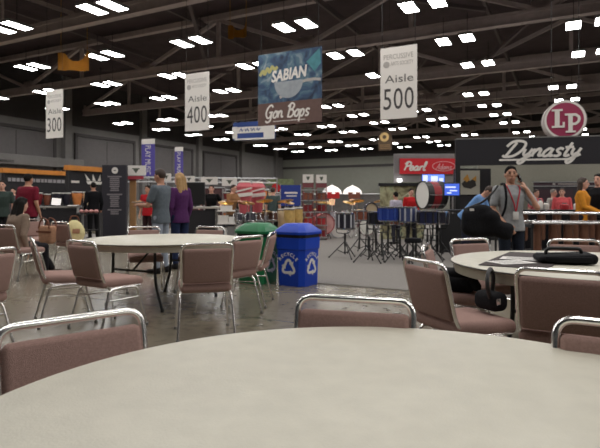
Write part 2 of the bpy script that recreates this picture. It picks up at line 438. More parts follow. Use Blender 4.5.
chair(-.31, 5.98, -1, .12, 'mauve chair seen edge-on between the left table and the blue bin', g)
chair(-2.18, 7.25, .35, -.93, 'mauve chair behind the left table, in front of the grey shirted man', g)
chair(-1.25, 7.25, -.28, -.96, 'mauve chair behind the left table, right of the blonde woman', g)
chair(.74, 3.14, .93, .36, 'mauve chair with seat turned right at the left side of the right table', g)
chair(1.345, 2.69, .52, .85, 'mauve chair with its back to the camera in front of the right table', g)
chair(1.60, 4.92, .35, -.93, 'mauve chair behind the right table, nearest the carried black bag', g)
chair(2.53, 4.80, -.42, -.9, 'mauve chair behind the right table, in front of the xylophones', g)
chair(1.02, 4.22, .93, -.36, 'mauve chair mostly hidden left of the right table, holding a black coat', g)
chair(-4.39, 7.72, .45, .89, 'mauve chair the seated woman in taupe sits on', g)
chair(-2.27, 3.85, -.95, .28, 'mauve chair cut off by the left frame edge, nearest of the left group', g)
chair(-5.30, 10.3, .3, -.95, 'mauve chair behind the seated woman, farthest at left', g)
chair(-4.12, 8.9, .45, .89, 'mauve chair with a tote bag leaning on its back', g)

# ------------------------------------------------------------------ things on and at the right table
b = NB(); MT = T(1.71, 3.93, .7425) @ RZ(1.0)
bx(b, 1.08, .44, .006, MT @ T(0, 0, .003), .002)
tag(obj('dark_cloth', b, mat('charcoal cloth', s2l(66, 58, 58), .9, noise=.15, nscale=40)), 'charcoal flat cloth folder spread across the right table', 'cloth')
for k_, (x, y, r_, lab) in enumerate(((1.50, 3.70, .3, 'white printed sheet on the dark cloth, nearer the table edge'), (1.67, 3.93, -.5, 'white paper lying on the dark cloth beside the black bag'))):
    b = NB(); bx(b, .28, .20, .003, T(x, y, .752) @ RZ(r_)); o = tag(obj('paper_sheet', b, M_paper, None, False), lab, 'paper', 'papers on the right table')
    b = NB()
    for q in range(3): bx(b, .2, .012, .001, T(x, y, .7540) @ RZ(r_) @ T(0, -.05 + q * .05, 0))
    obj('printed_lines', b, M_grey, o, False)
t = thing('shoulder_bag', 'black soft bag with padded top handle lying on the right table', 'bag', (1.90, 3.74, .749), -.25)
b = NB(); bx(b, .38, .28, .06, T(0, 0, .03), .028, 4)
for v in b.verts: v.co.z *= 1 + .15 * math.sin(v.co.x * 9)
obj('bag_body', b, M_blackcloth, t)
b = NB(); tube(b, fillet([(-.13, -.02, .05), (-.12, -.03, .10), (.10, -.03, .10), (.11, -.02, .05)], .04, 6), .012, 10); obj('handle', b, M_black, t)
b = NB(); tube(b, [(-.19, .0, .062), (.19, 0, .062)], .005, 6); obj('zipper', b, M_steel, t)
b = NB(); bx(b, .30, .02, .04, T(0, -.14, .03), .008); obj('front_pocket', b, M_blackcloth, t)
t = thing('hand_bag', 'black bag with a looped strap on the seat at the left of the right table', 'bag', (1.21, 3.30, .497), .4)
b = NB(); bx(b, .13, .20, .12, T(0, 0, .06), .045, 4); obj('bag_body', b, M_blackcloth, t)
b = NB(); tube(b, catmull([(-.05, -.05, .08), (-.09, -.07, .16), (-.07, -.05, .23), (-.01, -.01, .26), (.04, .02, .2), (.05, .04, .09)]), .013, 8); obj('strap', b, M_black, t)
b = NB(); bx(b, .03, .005, .04, T(-.03, -.1, .07), .004); obj('buckle', b, M_silver, t)
t = thing('coat', 'black coat folded over the hidden chair left of the right table', 'coat', (1.27, 4.12, .497), 1.2)
b = NB()
bx(b, .30, .24, .10, T(0, 0, .05), .045, 3); bx(b, .16, .28, .07, T(.03, .02, .105), .03, 3)
for v in b.verts: v.co += Vector((.015 * math.sin(23 * v.co.y), .015 * math.sin(19 * v.co.z), .012 * math.sin(17 * v.co.x)))
obj('folded_body', b, M_blackcloth, t)
b = NB(); capsule(b, (-.13, -.1, .08), (-.15, -.13, .04), .04, .035); obj('sleeve', b, M_blackcloth, t)

# tote + cream bag at left
M_tan = mat('tan canvas', s2l(176, 132, 104), .85, noise=.15, nscale=30)
M_strap = mat('brown strap', s2l(110, 62, 40), .6)
t = thing('tote_bag', 'tan tote bag with brown straps hanging on a chair at left', 'bag', (-4.25, 8.78, .47), -.45)
b = NB(); bx(b, .34, .13, .30, T(0, -.02, .15), .04, 3)
for v in b.verts: v.co.x *= .85 + .5 * v.co.z
obj('bag_body', b, M_tan, t)
for y_ in (-.09, .05):
    b = NB(); tube(b, catmull([(-.13, y_, .26), (-.10, y_ + .02, .38), (0, y_, .43), (.10, y_ + .01, .37), (.13, y_, .26)]), .012, 8); obj('strap', b, M_strap, t)
b = NB(); bx(b, .36, .004, .03, T(0, -.092, .2)); obj('trim_band', b, M_strap, t)
t = thing('cream_bag', 'cream rounded bag standing on the chair beside the tote bag', 'bag', (-3.98, 9.17, .49), .4)
b = NB(); lathe(b, [(.02, 0), (.14, .01), (.16, .1), (.165, .2), (.13, .29), (.08, .34), (.04, .36)], 20)
for v in b.verts: v.co.y *= .6; v.co.x *= 1 + .08 * math.sin(v.co.z * 14)
obj('bag_body', b, mat('cream canvas', s2l(226, 214, 160), .8, noise=.08), t)
b = NB(); tube(b, catmull([(-.08, 0, .31), (-.05, 0, .42), (.05, 0, .42), (.08, 0, .31)]), .012, 8); obj('strap', b, M_strap, t)
b = NB(); bx(b, .12, .01, .08, T(.03, -.095, .17), .01); obj('patch', b, M_tan, t)

# ------------------------------------------------------------------ recycling bins
def recycle_arrows(bm, s, M):
    # three flat bent arrows chasing each other round a triangle
    for k in range(3):
        Mk = M @ RY(k * 2 * PI / 3)
        ribbon(bm, [(-.27 * s, .08 * s), (-.12 * s, .36 * s), (-.04 * s, .42 * s), (.05 * s, .42 * s), (.12 * s, .36 * s), (.17 * s, .27 * s)], .15 * s, .006, Mk, 0)
        prism(bm, [(.03 * s, .22 * s), (.33 * s, .36 * s), (.29 * s, .06 * s)], .006, Mk)
def make_bin(label, loc, rz, col, name):
    m = mat(name, col, .45, spec=.5, noise=.04, nscale=6)
    t = thing('recycling_bin', label, 'bin', loc, rz, 'recycling bins')
    def ring(w, z, c=.22):
        h = w / 2; q = w * c
        return [Vector(p) for p in ((-h + q, -h, z), (h - q, -h, z), (h, -h + q, z), (h, h - q, z), (h - q, h, z), (-h + q, h, z), (-h, h - q, z), (-h, -h + q, z))]
    b = NB(); loft(b, [ring(.44, 0, .14), ring(.45, .012, .14), ring(.475, .50, .14), ring(.50, .52, .14), ring(.51, .66, .14), ring(.51, .675, .14)]); obj('bin_body', b, m, t, True, 25)
    b = NB(); loft(b, [ring(.49, .675, .14), ring(.50, .70, .14), ring(.49, .735, .14)]); obj('liner', b, M_black, t, True, 25)
    b = NB(); loft(b, [ring(.545, .722, .14), ring(.55, .755, .14), ring(.535, .77, .14), ring(.33, .86, .18), ring(.30, .868, .18)]); obj('lid', b, m, t, True, 25)
    for rzz in (0, PI / 2):
        Mf = RZ(rzz) @ T(0, -.2345, .30) @ RX(.026)
        b = NB(); recycle_arrows(b, .25, Mf @ T(0, -.003, -.04)); obj('recycle_symbol', b, M_paper, t, False)
        b = NB()
        for q, ch in enumerate('RECYCLE'):
            a = (q - 3) * -.30
            text_bm(b, ch, Mf @ T(0, -.003, -.03) @ RY(-a) @ T(0, 0, .178), height=.048, d=.005, bold=.02)
        obj('lettering', b, M_paper, t, False)
    return t
make_bin('blue recycling bin with white arrows on two faces, at the carpet edge', (-.03, 7.42, 0), -math.radians(34), s2l(0, 62, 186), 'blue plastic')
make_bin('green recycling bin half hidden behind a chair, left of the blue bin', (-.62, 7.62, 0), -math.radians(30), s2l(0, 110, 62), 'green plastic')

# ------------------------------------------------------------------ hanging signs
M_wire = M_black
M_signgrey = mat('pale grey print', s2l(170, 165, 160), .7)
M_signink = mat('dark print', s2l(70, 66, 66), .7)
def hang(t, w, z0, z1):
    for s in (-1, 1):
        b = NB(); tube(b, [(s * w * .45, 0, z0), (s * w * .45, 0, z1)], .008, 6); obj('hanging_wire', b, M_wire, t)
def aisle_sign(px, py0, Y, num, label):
    x = gx(px, Y); top = hz(py0, Y)
    t = thing('aisle_sign', label, 'sign', (x, Y, top - 2.44), RB, 'hanging aisle signs')
    b = NB(); bx(b, 1.27, .02, 2.44, T(0, 0, 1.22)); obj('board', b, M_white, t, False)
    b = NB(); text_bm(b, 'PERCUSSIVE', T(0, -.013, 2.12), width=1.02, height=.17, d=.004); text_bm(b, 'ARTS SOCIETY', T(.12, -.013, 1.88), width=.78, height=.13, d=.004)
    lathe(b, [(.0001, 0), (.11, 0), (.11, .004), (.0001, .004)], 20, T(-.42, -.012, 1.86) @ RX(PI / 2)); obj('society_lettering', b, M_signgrey, t, False)
    b = NB(); text_bm(b, 'Aisle', T(.02, -.013, 1.36), width=.98, height=.26, d=.004); obj('aisle_lettering', b, mat('mid print', s2l(105, 102, 100), .7), t, False)
    b = NB(); text_bm(b, num, T(0, -.013, .68), width=1.05, height=.72, d=.004, space=1.05); obj('number', b, M_signink, t, False)
    hang(t, 1.27, 2.42, 13.55 - (top - 2.44))
    return t
aisle_sign(398.5, 46.5, 17.6, '500', 'white hanging aisle sign numbered 500')
aisle_sign(197, 73, 22, '400', 'white hanging aisle sign numbered 400')
aisle_sign(54.5, 90, 26.4, '300', 'white hanging aisle sign numbered 300')
# large double banner
def art_material(name, cols, scale):
    m = bpy.data.materials.new(name); m.use_nodes = True; nt = m.node_tree; bs = nt.nodes['Principled BSDF']
    tc = nt.nodes.new('ShaderNodeTexCoord'); n = nt.nodes.new('ShaderNodeTexNoise'); n.inputs['Scale'].default_value = scale; n.inputs['Detail'].default_value = 3; n.inputs['Distortion'].default_value = 1.5
    r = nt.nodes.new('ShaderNodeValToRGB'); e = r.color_ramp.elements
    e[0].position = .32; e[0].color = (*cols[0], 1); e[1].position = .72; e[1].color = (*cols[-1], 1)
    for k_, c in enumerate(cols[1:-1]):
        q = e.new(.32 + .4 * (k_ + 1) / (len(cols) - 1)); q.color = (*c, 1)
    nt.links.new(tc.outputs['Object'], n.inputs['Vector']); nt.links.new(n.outputs['Fac'], r.inputs['Fac']); nt.links.new(r.outputs['Color'], bs.inputs['Base Color'])
    bs.inputs['Roughness'].default_value = .7; return m
Yb = 20; xb = gx(289, Yb); zt = hz(51, Yb); zb = hz(124, Yb); Hb = zt - zb; Wb = 2.78
t = thing('hanging_banner', 'large hanging banner, blue collage with white lettering above a brown panel', 'banner', (xb, Yb, zb), RB)
zs = Hb * .31
b = NB(); bx(b, Wb, .02, Hb - zs, T(0, 0, zs + (Hb - zs) / 2)); obj('blue_panel', b, art_material('banner collage', [s2l(30, 44, 66), s2l(50, 74, 104), s2l(76, 106, 124), s2l(140, 152, 158)], 1.6), t, False)
b = NB(); bx(b, Wb, .02, zs, T(0, 0, zs / 2)); obj('brown_panel', b, mat('banner brown', s2l(98, 74, 68), .7, noise=.1, nscale=4), t, False)
b = NB(); text_bm(b, 'SABIAN', T(0, -.016, 1.93) @ Matrix(((1, 0, .12, 0), (0, 1, 0, 0), (.06, 0, 1, 0), (0, 0, 0, 1))), width=1.5, height=.46, d=.01, bold=.03)
obj('lettering', b, M_white, t, False)
b = NB(); lathe(b, [(.0001, 0), (.62, 0), (.62, .006), (.0001, .006)], 32, T(-.02, -.012, 1.62) @ RX(PI / 2)); bmesh.ops.bisect_plane(b, geom=b.verts[:] + b.edges[:] + b.faces[:], plane_co=(0, 0, 1.66), plane_no=(0, 0, 1), clear_outer=True)
obj('cymbal_picture', b, mat('pale cymbal print', s2l(150, 156, 162), .7, noise=.12, nscale=5), t, False)
b = NB(); ribbon(b, catmull([(.1, 1.25), (.5, 1.55), (1.0, 1.62), (1.35, 1.58)]), .1, .004, T(0, -.015, 0)); ribbon(b, catmull([(-.4, 1.05), (-.1, 1.2), (.3, 1.45)]), .12, .004, T(0, -.015, 0)); obj('pale_swoosh', b, M_signgrey, t, False)
b = NB(); prism(b, [(.75, 2.3), (1.3, 2.75), (1.36, 2.2), (1.1, 1.9)], .004, T(0, -.015, 0)); obj('teal_patch', b, mat('teal print', s2l(70, 130, 140), .7, noise=.2, nscale=4), t, False)
b = NB(); ribbon(b, catmull([(-1.3, 1.98), (-1.15, 2.16), (-1.08, 2.02), (-.95, 2.24), (-.86, 2.08), (-.74, 2.28), (-.62, 2.16), (-.5, 2.26)]), .12, .004, T(0, -.016, 0)); obj('script_mark', b, mat('yellow print', s2l(178, 172, 110), .7), t, False)
b = NB(); script_text(b, 'Gon Bops', 1.95, T(-.1, -.016, .47), .26, .008, .2); bx(b, 1.4, .006, .025, T(0, -.014, .14)); obj('script_lettering', b, M_white, t, False)
hang(t, Wb, Hb - .02, 13.55 - zb)
# blue box sign
Y_ = 35; t = thing('hanging_sign', 'blue and white box sign hanging below the large banner', 'sign', (gx(252, Y_), Y_, hz(140, Y_)), RB + .12)
b = NB(); bx(b, 2.9, .6, 1.2, T(0, .35, .65)); obj('blue_box', b, mat('sign blue', s2l(34, 62, 128), .6), t, False)
b = NB(); bx(b, 2.4, .03, .42, T(.1, .02, .70)); bx(b, .8, .03, 1.15, T(1.25, .02, .58)); bx(b, .36, .03, .8, T(-1.3, .02, .55)); bx(b, 2.6, .03, .12, T(0, .02, .08)); obj('white_panel', b, M_white, t, False)
b = NB()
for q in range(4): ribbon(b, catmull([(-.95 + q * .42 + u * .05, .62 + .17 * ((u * 5 + q * 3) % 4) / 3) for u in range(7)]), .05, .01, T(0, -.006 - q * .001, 0))
obj('lettering', b, mat('sign blue', ()), t, False)
hang(t, 2.6, 1.2, 13.55 - t.location.z)
# round sign
Y_ = 15; t = thing('round_sign', 'round crimson hanging sign with white two-letter logo and grey rim', 'sign', (gx(565, Y_), Y_, hz(139.5, Y_)), -.28)
R_ = .57; Mr = T(0, 0, R_) @ RX(PI / 2)
b = NB(); lathe(b, [(.0001, -.4), (R_, -.4), (R_, 0), (.0001, 0)], 48, Mr); obj('drum_box', b, mat('sign rim grey', s2l(186, 178, 174), .6), t, True)
b = NB(); lathe(b, [(.0001, 0), (R_ * .86, 0), (R_ * .86, .012), (.0001, .012)], 48, Mr); obj('crimson_disc', b, mat('crimson', s2l(150, 40, 78), .5), t)
b = NB(); lathe(b, [(R_ * .865, 0), (R_ * .955, 0), (R_ * .955, .014), (R_ * .865, .014), (R_ * .865, 0)], 48, Mr, cap=False); obj('white_ring', b, M_white, t)
b = NB(); Ml = T(0, -.03, R_) @ Matrix.Scale(R_, 4)
def slab(x0, z0, x1, z1, k_=0): bx(b, x1 - x0, .03 + k_ * .002, z1 - z0, Ml @ T((x0 + x1) / 2, 0, (z0 + z1) / 2))
slab(-.48, -.36, -.26, .52); slab(-.62, .44, -.12, .54, 1); slab(-.62, -.40, -.02, -.30, 2); slab(-.12, -.30, -.02, -.12, 3)
slab(.14, -.62, .34, .26, 4); slab(-.02, .20, .5, .30, 5); slab(.02, -.66, .48, -.57, 6)
ribbon(b, [(.3, .24), (.5, .22), (.62, .12), (.64, .0), (.6, -.12), (.48, -.22), (.3, -.24)], .13, .034, Ml @ T(0, -.0175, 0))
obj('logo_letters', b, M_white, t, False)
hang(t, .8, 2 * R_ - .08, 13.55 - t.location.z)
# small dark plaque sign
Y_ = 30; t = thing('hanging_plaque', 'small dark brown hanging sign with gold emblem and rounded top', 'sign', (gx(385, Y_), Y_, hz(150.5, Y_)), RB)
pl = [(-.4, 0), (.4, 0), (.4, .75)] + [(.4 * math.cos(a), .75 + .36 * math.sin(a)) for a in (PI * k_ / 8 for k_ in range(1, 8))] + [(-.4, .75)]
b = NB(); prism(b, pl, .04, Matrix()); obj('plaque', b, mat('dark bronze', s2l(92, 72, 52), .6), t, False)
b = NB(); lathe(b, [(.12, 0), (.27, 0), (.27, .01), (.12, .01), (.12, 0)], 24, T(-.03, -.001, .78) @ RX(PI / 2), cap=False); obj('gold_emblem', b, mat('gold print', s2l(214, 180, 116), .5), t)
b = NB()
for z_ in (.12, .22, .32): bx(b, .6, .01, .045, T(0, -.006, z_))
obj('lettering', b, mat('gold dim', s2l(150, 118, 76), .5), t, False)
hang(t, .6, 1.0, 13.55 - t.location.z)
# yellow sheets caught up in the roof steel
M_yel = mat('yellow sheet', s2l(176, 128, 38), .7, noise=.1, nscale=2)
for px, py, Y_, w, h, rz, lab in ((74, 68, 27, 2.2, .95, .1, 'ochre yellow sheet slung in the roof steel at upper left'), (238, 36, 27.5, 1.5, .75, -.2, 'ochre yellow sheet in the roof steel above the large banner')):
    b = NB(); n = 10
    rows = []
    for k_ in range(2):
        rows.append([Vector(((q / n - .5) * w, .12 * math.sin(q * 1.1), (h if k_ else 0) * (.75 + .25 * math.sin(q * .7 + 1)) - .12 * q / n * w)) for q in range(n + 1)])
    vs = [[b.verts.new(p) for p in r] for r in rows]
    for q in range(n): b.faces.new((vs[0][q], vs[0][q + 1], vs[1][q + 1], vs[1][q]))
    bmesh.ops.solidify(b, geom=b.faces[:], thickness=.02)
    for x_ in (-w * .4, w * .4): tube(b, [(x_, 0, h * .6), (x_, 0, 13.55 - hz(py, Y_))], .012, 6)
    o = obj('yellow_sheet', b, M_yel); o.location = (gx(px, Y_), Y_, hz(py, Y_)); o.rotation_euler = (0, 0, RB + rz); tag(o, lab, 'sheet', 'yellow sheets in the roof')
# purple column banners on poles
M_purple = mat('banner purple', s2l(84, 74, 156), .7)
for px, y0_, y1_, Y_, w, lab in ((148.3, 139, 176, 24, .68, 'tall purple vertical banner left of the aisle 400 sign\'s foot, nearer one'), (179, 147, 178, 30, .52, 'narrow purple vertical banner behind the blonde woman\'s head')):
    z0_, z1_ = hz(y1_, Y_), hz(y0_, Y_); h = z1_ - z0_
    t = thing('column_banner', lab, 'banner', (gx(px, Y_), Y_, 0), RB * .6, 'purple column banners')
    b = NB(); bx(b, w, .04, h * .86, T(0, 0, z0_ + h * .43)); obj('purple_cloth', b, M_purple, t, False)
    b = NB(); bx(b, w, .05, h * .14, T(0, 0, z0_ + h * .93)); obj('white_header', b, M_white, t, False)
    b = NB(); text_bm(b, 'PLAY MUSIC', T(0, -.024, z0_ + h * .43) @ RY(PI / 2), width=h * .78, height=w * .42, d=.006); obj('lettering', b, M_white, t, False)
    b = NB(); tube(b, [(0, .04, .02), (0, .04, z1_)], .025, 8); obj('pole', b, M_steel, t)
    b = NB(); lathe(b, [(.3, 0), (.3, .02), (.04, .04)], 20, T(0, .04, 0)); obj('base_plate', b, M_black, t)

#PART2
# ------------------------------------------------------------------ PEOPLE
def remesh(bm, voxel, smooth=4):
    me = bpy.data.meshes.new('tmp'); bmesh.ops.recalc_face_normals(bm, faces=bm.faces); bm.to_mesh(me); bm.free()
    o = bpy.data.objects.new('tmp', me); C.objects.link(o)
    r = o.modifiers.new('r', 'REMESH'); r.mode = 'VOXEL'; r.voxel_size = voxel
    if smooth:
        s = o.modifiers.new('s', 'SMOOTH'); s.factor = .5; s.iterations = smooth
    dg = bpy.context.evaluated_depsgraph_get(); m2 = bpy.data.meshes.new_from_object(o.evaluated_get(dg))
    bpy.data.objects.remove(o); bpy.data.meshes.remove(me)
    out = bmesh.new(); out.from_mesh(m2); bpy.data.meshes.remove(m2)
    return out
def torso_rings(specs, M, n=20):
    return [[M @ Vector((rx * math.copysign(abs(math.cos(a)) ** .85, math.cos(a)), oy + ry * math.copysign(abs(math.sin(a)) ** .85, math.sin(a)), z)) for a in (2 * PI * j / n for j in range(n))] for z, rx, ry, oy in specs]
_mi = [0]
def pmat(kind, rgb, **k): return mat('%s %d %d %d' % ((kind,) + tuple(rgb)), s2l(*rgb), .85, noise=.12, nscale=25, spec=.2, **k)
def person(label, loc, face, H=1.75, shirt=(90, 95, 100), pants=(40, 45, 60), hair='short', haircol=None, skin=None, sleeve='short',
           arms=None, sit=False, lean=0, hyaw=0, hpitch=0, female=False, girth=1.0, voxel=.012, legs=None, shoe=(30, 28, 28), side=0):
    k = H / 1.75; skin = skin or M_skin; haircol = haircol or M_hairblack
    rz = yaw(*face)
    hipz = .52 if sit else .93
    dz = hipz - .93
    ML = T(0, 0, hipz) @ RX(-math.radians(lean)) @ RY(math.radians(side)) @ T(0, 0, -hipz) @ T(0, 0, dz)      # upper body
    up = lambda x, y, z: ML @ Vector((x, y, z))
    sw = .165 if female else .19
    sh = {-1: up(-sw, 0, 1.42), 1: up(sw, 0, 1.42)}
    arms = arms or {}
    default = {s: (up(s * (sw + .05), -.03, 1.13), up(s * (sw + .05), .07, .90)) for s in (-1, 1)}
    AR = {s: tuple(Vector(v) for v in arms.get(s, default[s])) for s in (-1, 1)}
    if legs: LG = {s: [Vector(v) for v in legs[s]] for s in (-1, 1)}
    elif sit: LG = {s: [Vector((s * .09, 0, .52)), Vector((s * .11, .43, .50)), Vector((s * .11, .42, .09))] for s in (-1, 1)}
    else: LG = {s: [Vector((s * .09, 0, .93)), Vector((s * .10, .015, .50)), Vector((s * .11, -.02, .09))] for s in (-1, 1)}
    # head frame
    MH = ML @ T(0, .02, 1.625) @ RZ(math.radians(hyaw)) @ RX(-math.radians(hpitch))
    S = Matrix.Scale(k, 4)
    def fin(bm):
        for v in bm.verts: v.co = S @ v.co
        return bm
    hip_w = .17 if not female else .165
    tor = [(.86, .12, .10, 0), (.93, hip_w, .115, 0), (1.08, .145 if not female else .125, .10, .0), (1.22, .16 if not female else .14, .115, .01), (1.34, .172 if not female else .15, .118 if not female else .13, .012), (1.43, sw - .005, .085, .0), (1.475, .10, .065, 0), (1.50, .06, .055, 0)]
    tor = [(z, rx * girth, ry * girth, oy) for z, rx, ry, oy in tor]; hip_w *= girth
    # ---- body
    b = NB(); loft(b, torso_rings(tor, ML))
    capsule(b, up(0, -.005, 1.46), up(0, .005, 1.58), .058, .055)
    ball(b, (0, 0, .015), (.076, .095, .108), MH); ball(b, (0, .022, -.05), (.056, .07, .068), MH)
    capsule(b, MH @ Vector((0, .088, .02)), MH @ Vector((0, .108, -.018)), .010, .016, 8)
    for s in (-1, 1): ball(b, (s * .078, -.005, .0), (.012, .022, .032), MH, 8, 6)
    ball(b, (0, .086, -.055), (.026, .014, .010), MH, 8, 6)
    for s in (-1, 1):
        e, h = AR[s]
        capsule(b, sh[s], e, .05, .04); capsule(b, e, h, .042, .027)
        d = (h - e).normalized(); ref = Vector((0, 1, 0)) if abs(d.y) < .8 else Vector((0, 0, -1))
        side_v = d.cross(ref).normalized(); nrm = side_v.cross(d).normalized()
        thumb_v = Vector((-s, .6, .3)); thumb_v = (thumb_v - d * thumb_v.dot(d)); thumb_v.normalize()
        spread = thumb_v; pn = d.cross(spread).normalized()
        if pn.dot(Vector((-s, 0, 0))) < 0: pn = -pn
        pc = h + d * .055
        for q in range(4):
            w_ = (q - 1.5) * .020
            capsule(b, h + d * .005 + spread * w_ * .6, h + d * .085 + spread * w_, .015, .0135, 8)
            f0 = h + d * .085 + spread * w_; L_ = (.055, .068, .075, .066)[q]
            f1 = f0 + d * L_ * .55 + pn * .012; f2 = f1 + d * L_ * .42 + pn * .026
            capsule(b, f0, f1, .0105, .0095, 8); capsule(b, f1, f2, .0095, .008, 8)
        t0 = h + d * .025 + spread * .03; t1 = t0 + d * .035 + spread * .03 + pn * .01; t2 = t1 + d * .035 + spread * .006 + pn * .014
        capsule(b, t0, t1, .014, .012, 8); capsule(b, t1, t2, .012, .009, 8)
        a0, a1, a2 = LG[s]
        capsule(b, a0, a1, .082, .055); capsule(b, a1, a2, .055, .036)
        capsule(b, a2 + Vector((0, -.02, -.04)), a2 + Vector((s * .02, .15, -.055)), .04, .032)
    body = obj('person', fin(remesh(b, voxel, 3)), skin, None, True, 180)
    body.location = loc; body.rotation_euler = (0, 0, rz); tag(body, label, 'person')
    # ---- shirt
    g_ = .014
    b = NB()
    bot = .84 if not sit else .90
    st = [(bot, hip_w + g_ + .005, .12 + g_, 0)] + [(z, rx + g_, ry + g_, oy) for z, rx, ry, oy in tor[1:-1]] + [(1.485, .075, .068, 0)]
    loft(b, torso_rings(st, ML))
    for s in (-1, 1):
        e, h = AR[s]
        ball(b, tuple(sh[s]), .066)
        if sleeve == 'short': q = sh[s].lerp(e, .68); capsule(b, sh[s], q, .066, .062)
        elif sleeve == 'long':
            capsule(b, sh[s], e, .065, .053); capsule(b, e, e.lerp(h, .93), .053, .038)
        else: pass
    sm = pmat('shirt', shirt)
    obj('shirt', fin(remesh(b, max(.01, voxel), 3)), sm, body, True, 180)
    # ---- trousers
    b = NB(); loft(b, torso_rings([(.84, .11, .095, 0), (.90, hip_w + .008, .122, 0), (1.0, hip_w - .005, .115, 0), (1.02, .13, .1, 0)], ML))
    for s in (-1, 1):
        a0, a1, a2 = LG[s]; capsule(b, a0, a1, .098, .072); capsule(b, a1, a1.lerp(a2, .93), .072, .056)
    obj('trousers', fin(remesh(b, max(.012, voxel), 3)), pmat('trousers', pants), body, True, 180)
    # ---- shoes
    for s in (-1, 1):
        a2 = LG[s][2]
        b = NB(); capsule(b, a2 + Vector((0, -.03, -.045)), a2 + Vector((s * .025, .17, -.055)), .046, .038); capsule(b, a2 + Vector((0, -.01, 0)), a2 + Vector((0, -.01, -.04)), .044, .046)
        zf = min(v.co.z for v in b.verts)
        for v in b.verts:
            if v.co.z < a2.z - .088: v.co.z = a2.z - .088
        obj('shoe', fin(b), pmat('shoe', shoe), body, True, 180)
    # ---- hair and face
    b = NB(); ball(b, (0, -.012, .035), (.084, .100, .104), MH)
    t = NB(); ball(t, (0, 0, 0), 1)
    t.free()
    bmesh.ops.bisect_plane(b, geom=b.verts[:] + b.edges[:] + b.faces[:], plane_co=MH @ Vector((0, .05, .05)), plane_no=(MH.to_3x3() @ Vector((0, .80, -.6))), clear_outer=True)
    bmesh.ops.holes_fill(b, edges=[e for e in b.edges if e.is_boundary])
    capsule(b, MH @ Vector((-.04, .048, .098)), MH @ Vector((.04, .048, .098)), .019, .019, 8)
    if hair == 'long':
        for s in (-1, 0, 1): capsule(b, MH @ Vector((s * .055, -.045, .02)), MH @ Vector((s * .07, -.075, -.22)), .055, .05); capsule(b, MH @ Vector((s * .07, -.075, -.22)), MH @ Vector((s * .06, -.085, -.36)), .05, .025)
    if hair == 'bun': ball(b, (0, -.11, .03), .05, MH)
    obj('hair', fin(remesh(b, max(.01, voxel), 2)), haircol, body, True, 180)
    for s in (-1, 1):
        b = NB(); ball(b, (s * .030, .083, .018), (.0125, .008, .008), MH, 8, 6); obj('eye', fin(b), M_black, body, True, 180)
        b = NB(); tube(b, [MH @ Vector((s * .016, .091, .036)), MH @ Vector((s * .032, .090, .040)), MH @ Vector((s * .047, .081, .035))], .0045, 6); obj('eyebrow', fin(b), haircol, body, True, 180)
    b = NB(); ball(b, (0, .098, -.055), (.022, .006, .005), MH, 8, 6); obj('mouth', fin(b), mat('lips', s2l(150, 80, 76), .5), body, True, 180)
    body['_k'] = k
    return body, ML, MH, k, AR
def ppart(body, name, bm, m, k):
    for v in bm.verts: v.co = v.co * k
    return obj(name, bm, m, body, True, 60)

# the young man on the phone
pl = (gx(511, 6.8), 6.8, .012)
pb, ML, MH, k, AR = person('young man in grey t-shirt standing and talking on a phone, red lanyard', pl, (.04, -1), 1.63, (158, 160, 162), (34, 40, 52), arms={
    -1: ((-.30, .15, 1.17), (-.178, .085, 1.425)), 1: ((.255, -.02, 1.14), (.15, .19, .93))}, hyaw=-14, voxel=.0085, haircol=M_hairblack, lean=-2)
b = NB(); tube(b, catmull([(-.07, -.02, 1.49), (-.085, .09, 1.44), (-.03, .145, 1.25), (0, .15, 1.12), (.03, .145, 1.25), (.085, .09, 1.44), (.07, -.02, 1.49)]), .009, 6); ppart(pb, 'lanyard', b, mat('lanyard red', s2l(190, 50, 66), .7), k)
b = NB(); bx(b, .08, .006, .11, T(0, .152, 1.06), .002); ppart(pb, 'badge', b, M_paper, k)
b = NB(); tube(b, catmull([(.125, -.03, 1.50), (.125, .06, 1.495), (.13, .118, 1.42), (.135, .152, 1.3), (.15, .148, 1.16), (.18, .12, 1.05)]), .017, 8); ppart(pb, 'bag_strap', b, M_blackcloth, k)
S_ = Matrix.Translation(pl) @ RZ(yaw(.04, -1))
hp = Vector((-.098, .055, 1.575)) * k
t = thing('phone', 'dark phone held to the ear of the young man in grey', 'phone', S_ @ hp, yaw(.04, -1))
b = NB(); bx(b, .012, .06, .12, RX(.5) @ RY(.15), .004); obj('phone_body', b, M_black, t)
b = NB(); bx(b, .002, .05, .1, RX(.5) @ RY(.15) @ T(.007, 0, 0)); obj('screen', b, mat('screen glass', s2l(30, 34, 40), .1), t, False)
t = thing('gig_bag', 'large black bag hanging from the shoulder of the man on the phone', 'bag', (gx(482, 6.5), 6.5, .70), -.25)
b = NB(); bx(b, .46, .22, .34, T(-.02, 0, .21) @ RY(.08), .09, 4); bx(b, .34, .18, .22, T(.2, -.01, .14) @ RY(.25), .08, 4); ball(b, (-.04, 0, .33), (.18, .10, .12), Matrix(), 20, 12)
bb = remesh(b, .014, 8)
for v in bb.verts: v.co += Vector((0, .012 * math.sin(14 * v.co.x + 9 * v.co.z), .008 * math.sin(17 * v.co.x)))
obj('bag_body', bb, M_blackcloth, t, True, 180)
b = NB(); tube(b, catmull([(-.22, .02, .38), (.0, .03, .47), (.12, .05, .58), (.20, .12, .68)]), .014, 8); obj('strap', b, M_black, t)
b = NB(); bx(b, .05, .01, .03, T(-.13, -.14, .38)); obj('name_tag', b, M_paper, t)

